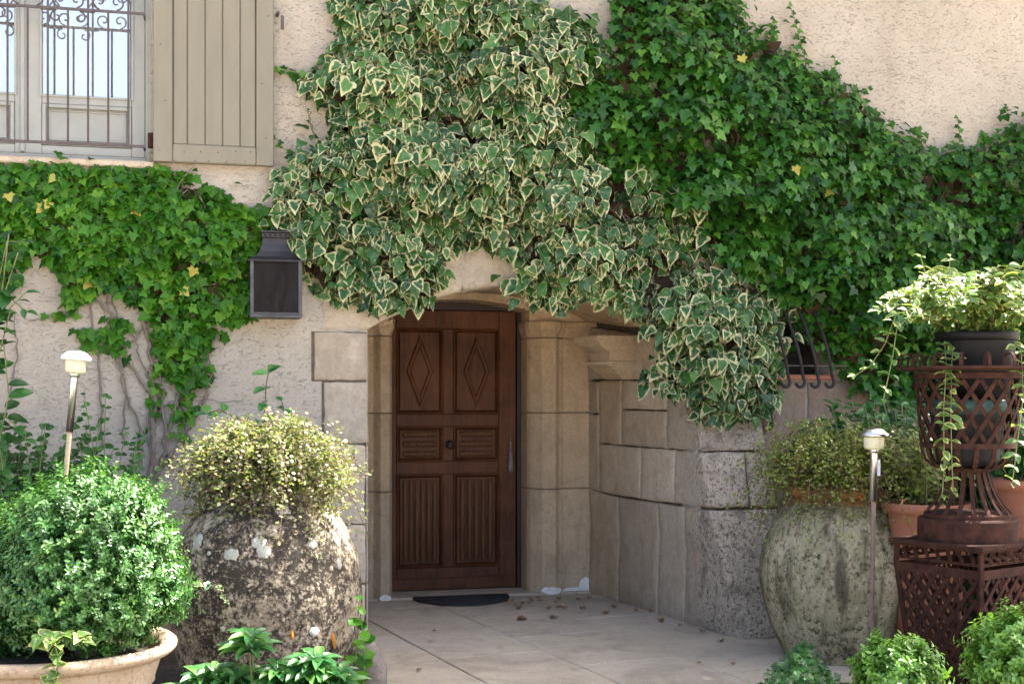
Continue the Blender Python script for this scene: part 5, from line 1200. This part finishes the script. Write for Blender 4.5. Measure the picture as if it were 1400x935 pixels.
shoot(rv, [(1062, 440), (1085, 428), (1105, 428), (1120, 432)], M['ivy_var'], T_VAR, .10, 5, M['stem_brown'])
shoot(rv, [(400, 215), (385, 200), (376, 188)], M['ivy_green'], T_IVY, .05, 5)

# ------------------------------------------------------------------ other plants
def bushy(name, label, c, spread, hgt, nst, tpl, m, sz, nparts=120, lean=(0, 0), step=.05, stemm=None, pair=True, zmin=.0, cat='plant'):
    st = []
    for k in range(nst):
        a = R.uniform(0, 6.283); s_ = spread*R.uniform(.3, 1); h = hgt*R.uniform(.6, 1.05); o = Vector((c[0]+R.gauss(0, spread*.15), c[1]+R.gauss(0, spread*.15), c[2]))
        e_ = o+Vector((math.cos(a)*s_+lean[0], math.sin(a)*s_*.7+lean[1], h)); e_.y = min(e_.y, YW-.06); st.append(([o, o.lerp(e_, .5)+Vector((0, 0, h*.18)), e_], 1.0))
    return sprigs(name, c, st, tpl, m, stemm or M['stem_green'], label, cat, sz, nparts, .003, step=step, pair=pair, flat=.8)
def gp(px, d, z=.02): p = PD(px, HOR, d); return (p.x, p.y, z)
bushy('leafy_plant', 'upright green leafy plant behind the mossy jar at the foot of ivy wall', gp(1180, 7.9), .34, 1.3, 80, T_ELL, M['lush'], .10, 200)
bushy('leafy_plant', 'broad leaved green plant between ivy wall and iron urn', gp(1255, 7.4), .38, 1.32, 100, T_ELL, M['lush'], .10, 200)
bushy('leafy_plant', 'green shrub filling the corner behind the iron urn', gp(1390, 7.1), .5, 1.3, 120, T_ELL, M['lush'], .09, 200)
tpx = gp(1268, 6.85, 0); tpt = thing('terracotta_pot', tpx, 'orange terracotta pot half hidden between mossy jar and iron pedestal', 'pot')
tz = CZ-(686-540)*6.85/F; b = MB(); b.lathe(tpx, [(0, 0), (.15, 0), (.2, tz-.06), (.205, tz-.05)], 36); b.build('body', M['terracotta'], tpt); b = MB(); b.lathe(tpx, [(.2, tz-.055), (.228, tz-.05), (.235, tz-.005), (.225, tz), (.205, tz-.005), (.2, tz-.06)], 36); b.build('rim', M['terracotta'], tpt); b = MB(); b.lathe(tpx, [(.2, tz-.04), (0, tz-.03)], 24); b.build('soil', M['soil'], tpt)
bushy('leafy_plant', 'small leaved green plant growing in the terracotta pot', (tpx[0], tpx[1], tz-.03), .24, .42, 60, T_ELLS, M['wire_right'], .04, 120, step=.03)
tp2 = gp(1412, 6.6, 0); tpo = thing('terracotta_pot', tp2, 'dark terracotta pot behind the iron pedestal, cut by the picture edge'.replace(', cut by the picture edge', ' under the green shrub'), 'pot')
tz2 = CZ-(655-540)*6.6/F; b = MB(); b.lathe(tp2, [(0, 0), (.14, 0), (.175, tz2-.05)], 36); b.build('body', M['terracotta'], tpo); b = MB(); b.lathe(tp2, [(.175, tz2-.055), (.2, tz2-.05), (.2, tz2), (.18, tz2), (.17, tz2-.06)], 36); b.build('rim', M['terracotta'], tpo); b = MB(); b.lathe(tp2, [(.18, tz2-.03), (0, tz2-.02)], 24); b.build('soil', M['soil'], tpo)
bushy('leafy_plant', 'green leaved plant in the dark terracotta pot', (tp2[0], tp2[1], tz2-.02), .3, .35, 30, T_ELL, M['lush'], .08, 120)
bushy('leafy_plant', 'low green shrub behind the box ball below the window', gp(30, 6.6), .42, 1.22, 80, T_ROUND, M['lush'], .06, 200, step=.045)
bushy('leafy_plant', 'light leafy shrub with round leaves against plaster beside the ivy stems', gp(140, 6.7), .34, 1.36, 26, T_ROUND, M['lush'], .052, 200, step=.06)
st = []
for pts in ([(-20, 600), (-8, 480), (5, 380), (12, 320)], [(-25, 620), (-5, 500), (15, 420), (35, 400)], [(-30, 520), (-10, 420), (10, 330), (30, 330)], [(-20, 500), (0, 420), (25, 345)], [(-30, 640), (-5, 560), (20, 580), (35, 600)], [(-25, 640), (0, 600), (12, 540), (5, 470)], [(-20, 460), (5, 400), (35, 425)]):
    st.append(([PD(x, y, 6.55) for x, y in pts], 1.0))
sprigs('climbing_shrub', gp(-15, 6.55), st, T_ELL, M['lush'], M['stem_green'], 'tall dark leaved shrub leaning before the light green ivy', 'shrub', .12, 200, .004, step=.06, pair=False)
st = [([PD(355, 600, 6.85), PD(362, 560, 6.85), PD(364, 525, 6.85), PD(368, 505, 6.85)], 1), ([PD(350, 610, 6.85), PD(330, 575, 6.85), PD(300, 560, 6.85), PD(283, 566, 6.85)], .9), ([PD(365, 610, 6.85), PD(392, 575, 6.85), PD(385, 548, 6.85)], .8)]
sprigs('leafy_sprig', gp(352, 6.85, .02), [([Vector(gp(352, 6.85, .0)), s_[0][0]]+s_[0][1:], s_[1]) for s_ in st], T_ELL, M['hellebore'], M['stem_brown'], 'upright leafy sprig rising behind the golden creeper', 'plant', .14, 60, .004, step=.085)
# foreground leafy plants
st = []
for k in range(26):
    px = R.uniform(255, 480); o = Vector(gp(px, 5.35+R.uniform(-.2, .15), .03)); tx = R.gauss(0, .06); top = PD(px+R.gauss(0, 8), 922+R.uniform(-8, 30)-(48 if 338 < px < 365 else 0)-(18 if 410 < px < 450 else 0), 5.35)
    st.append(([o, o.lerp(top, .6), top], 1.0))
def whorls(name, loc, tops, m, label, sz, nl=7):
    root = thing(name, loc, label, 'plant'); b = MB(); P = []; Tt = []; Nn = []; S = []
    for o, t in tops:
        b.tube([o, o.lerp(t, .5)+Vector((R.gauss(0, .01), 0, 0)), t], .004, 5, caps=False)
        for lev in range(2):
            a0 = R.uniform(0, 6.28)
            for k in range(nl):
                a = a0+6.283*k/nl; P.append(tuple(t-Vector((0, 0, .05*lev)))); Tt.append((math.cos(a), math.sin(a), .45-.35*lev+R.gauss(0, .15))); Nn.append((-math.cos(a)*.3, -math.sin(a)*.3-.25, 1)); S.append(sz*R.uniform(.7, 1.15)*(1+.2*lev))
    b.build('stems', M['stem_green'], root, kind='stuff', fix=False); foliage(root, T_LANCE, P, Tt, Nn, np.array(S), m, nparts=300)
whorls('leafy_plant', gp(365, 5.35, .0), [(s_[0][0], s_[0][-1]) for s_ in st], M['hellebore'], 'glossy green whorled plant at the foot of the lichen blotched jar', .105, 8)
st = [([PD(35, 885, 4.62), PD(55, 868, 4.6), PD(75, 876, 4.58), PD(80, 905, 4.57), PD(72, 940, 4.57), PD(62, 975, 4.6)], 1), ([PD(60, 880, 4.62), PD(85, 866, 4.6), PD(108, 868, 4.6), PD(122, 878, 4.6)], .75)]
sprigs('ivy_sprig', tuple(PD(60, 880, 4.62)), st, T_VAR, M['vinca'], M['stem_green'], 'variegated ivy sprig hanging over the clay planter rim', 'plant', .06, 60, .003, step=.035)
st = [([PD(262, 800, 5.68), PD(282, 797, 5.68), PD(300, 805, 5.69), PD(308, 822, 5.7)], 1)]
sprigs('ivy_sprig', tuple(PD(262, 800, 5.68)), st, T_VAR, M['ivy_var'], M['stem_green'], 'thin variegated ivy sprig lying against the lichen blotched jar', 'plant', .045, 20, .0025, step=.045)
st = [([Vector(gp(497, 5.9, 0)), PD(498, 890, 5.9), PD(494, 850, 5.9), PD(492, 820, 5.9)], 1), ([Vector(gp(490, 5.8, 0)), PD(486, 900, 5.8), PD(488, 880, 5.8)], 1)]
sprigs('leafy_sprig', gp(495, 5.9, 0), st, T_ROUND, M['ivy_light'], M['stem_green'], 'bright round leaved sprig between the rock and the jar', 'plant', .07, 20, .003, step=.06)
# rock beside the left jar
rp = gp(503, 6.05, 0); b = MB(); prof = [(0, 0), (.07, .0), (.085, .06), (.075, .15), (.055, .24), (.02, .3), (0, .305)]
b.lathe(rp, [p for p in prof], 14, fn=lambda p, a, r, z: Vector((p.x+.03*mnoise.noise(p*9), p.y+.04*mnoise.noise(p*9+Vector((5, 0, 0))), p.z+.02*mnoise.noise(p*7)))); b.build('rock', M['rock'], label='small upright dark rock at the paving edge by the jar', cat='rock')
# ground ivy at the right
gi = gp(1095, 5.6, 0); root = thing('ground_ivy', gi, 'pale small leaved ivy patch on the soil before the mossy jar', 'ivy')
n = 900; qx = rng.normal(1095, 38, n); P = []
for x in qx:
    d = 5.55+R.uniform(-.3, .35); p = PD(x, HOR, d); k = max(0, 1-abs(x-1095)/95); P.append((p.x, p.y, .03+.3*k*R.random()**.5))
foliage(root, T_IVY, P, rng.normal(size=(n, 3))+np.array([0, -.4, -.3]), np.array([0, -.5, 1])+rng.normal(size=(n, 3))*.35, .034*rng.uniform(.7, 1.2, n), M['ivy_pale'] if 'ivy_pale' in M else M['lush'], nparts=150)

# ------------------------------------------------------------------ unseen tree added right of the view to shade jars and paving
tr = thing('shade_tree', (8.2, 3.6, -.07), 'unseen broad leafy tree added right of the view for its shade', 'tree')
tb = Vector((8.2, 3.6, -.1)); cc = Vector((6.3, 6.5, 7.6)); b = MB()
b.tube([tb, tb+Vector((-.1, .2, 1.5)), tb+Vector((-.3, .6, 3.2)), tb+Vector((-.7, 1.0, 4.8))], [.26, .21, .18, .14], 12); b.build('trunk', M['bark'], tr)
fork = tb+Vector((-.7, 1.0, 4.8))
for k in range(11):
    a = 6.283*k/11; e_ = cc+Vector((math.cos(a)*2.6, math.sin(a)*1.2, R.uniform(-.6, 1.2))); md = fork.lerp(e_, .5)+Vector((R.gauss(0, .2), R.gauss(0, .2), .3)); b = MB(); b.tube([fork-Vector((0, 0, .3)), fork.lerp(md, .5)+Vector((0, 0, .1)), md, e_], [.10, .075, .05, .015], 7); b.build('limb', M['bark'], tr, fix=False)
LIT = [(Vector(bc), .50, 1), (Vector(bc2), .34, 1), (jl+Vector((.02, 0, 1.15)), .36, 1), (Vector(b3), .30, .95), (Vector(b4), .3, .95), (Vector((uc.x, uc.y, Z(400))), .42, 1), (PD(445, 660, 6.0), .10, .9), (Vector(gp(370, 5.35, .25)), .34, .7), (jr+Vector((.1, 0, 1.05)), .2, .5), (Vector(gi), .25, .8), (PD(105, 485, 5.9), .12, 1.0), (Vector(gp(1390, 6.9, .9)), .3, .6)]  # spots to stay sunlit; crown leaves along their sun rays are left out
n = 9000; d = norm(rng.normal(size=(n, 3))); rr = rng.random(n)**.45; ns = np.array([1+.22*mnoise.noise(Vector(q)*1.7) for q in d]); P = np.array(cc)+d*(rr*ns)[:, None]*np.array([5.2, 2.3, 1.5])
P = P[(P[:, 2] > 5.9+np.maximum(0, P[:, 1]-6.9)*.5)]; sd = np.array(sun_dir); keep = np.ones(len(P), bool)
for c_, r_, pr in LIT:
    q = P-np.array(c_); al = q@sd; ds = np.linalg.norm(q-al[:, None]*sd, axis=1); nn_ = np.array([mnoise.noise(Vector(x)*3.0) for x in q]) if False else rng.random(len(P)); keep &= ~((ds < r_+.22) & (nn_ < pr))
P = P[keep]; n = len(P)
foliage(tr, T_ELLS, P, rng.normal(size=(n, 3))+np.array([0, 0, -.6]), rng.normal(size=(n, 3))*.5+np.array([0, 0, 1]), .26*rng.uniform(.7, 1.2, n), M['tree_leaf'], mass='crown')
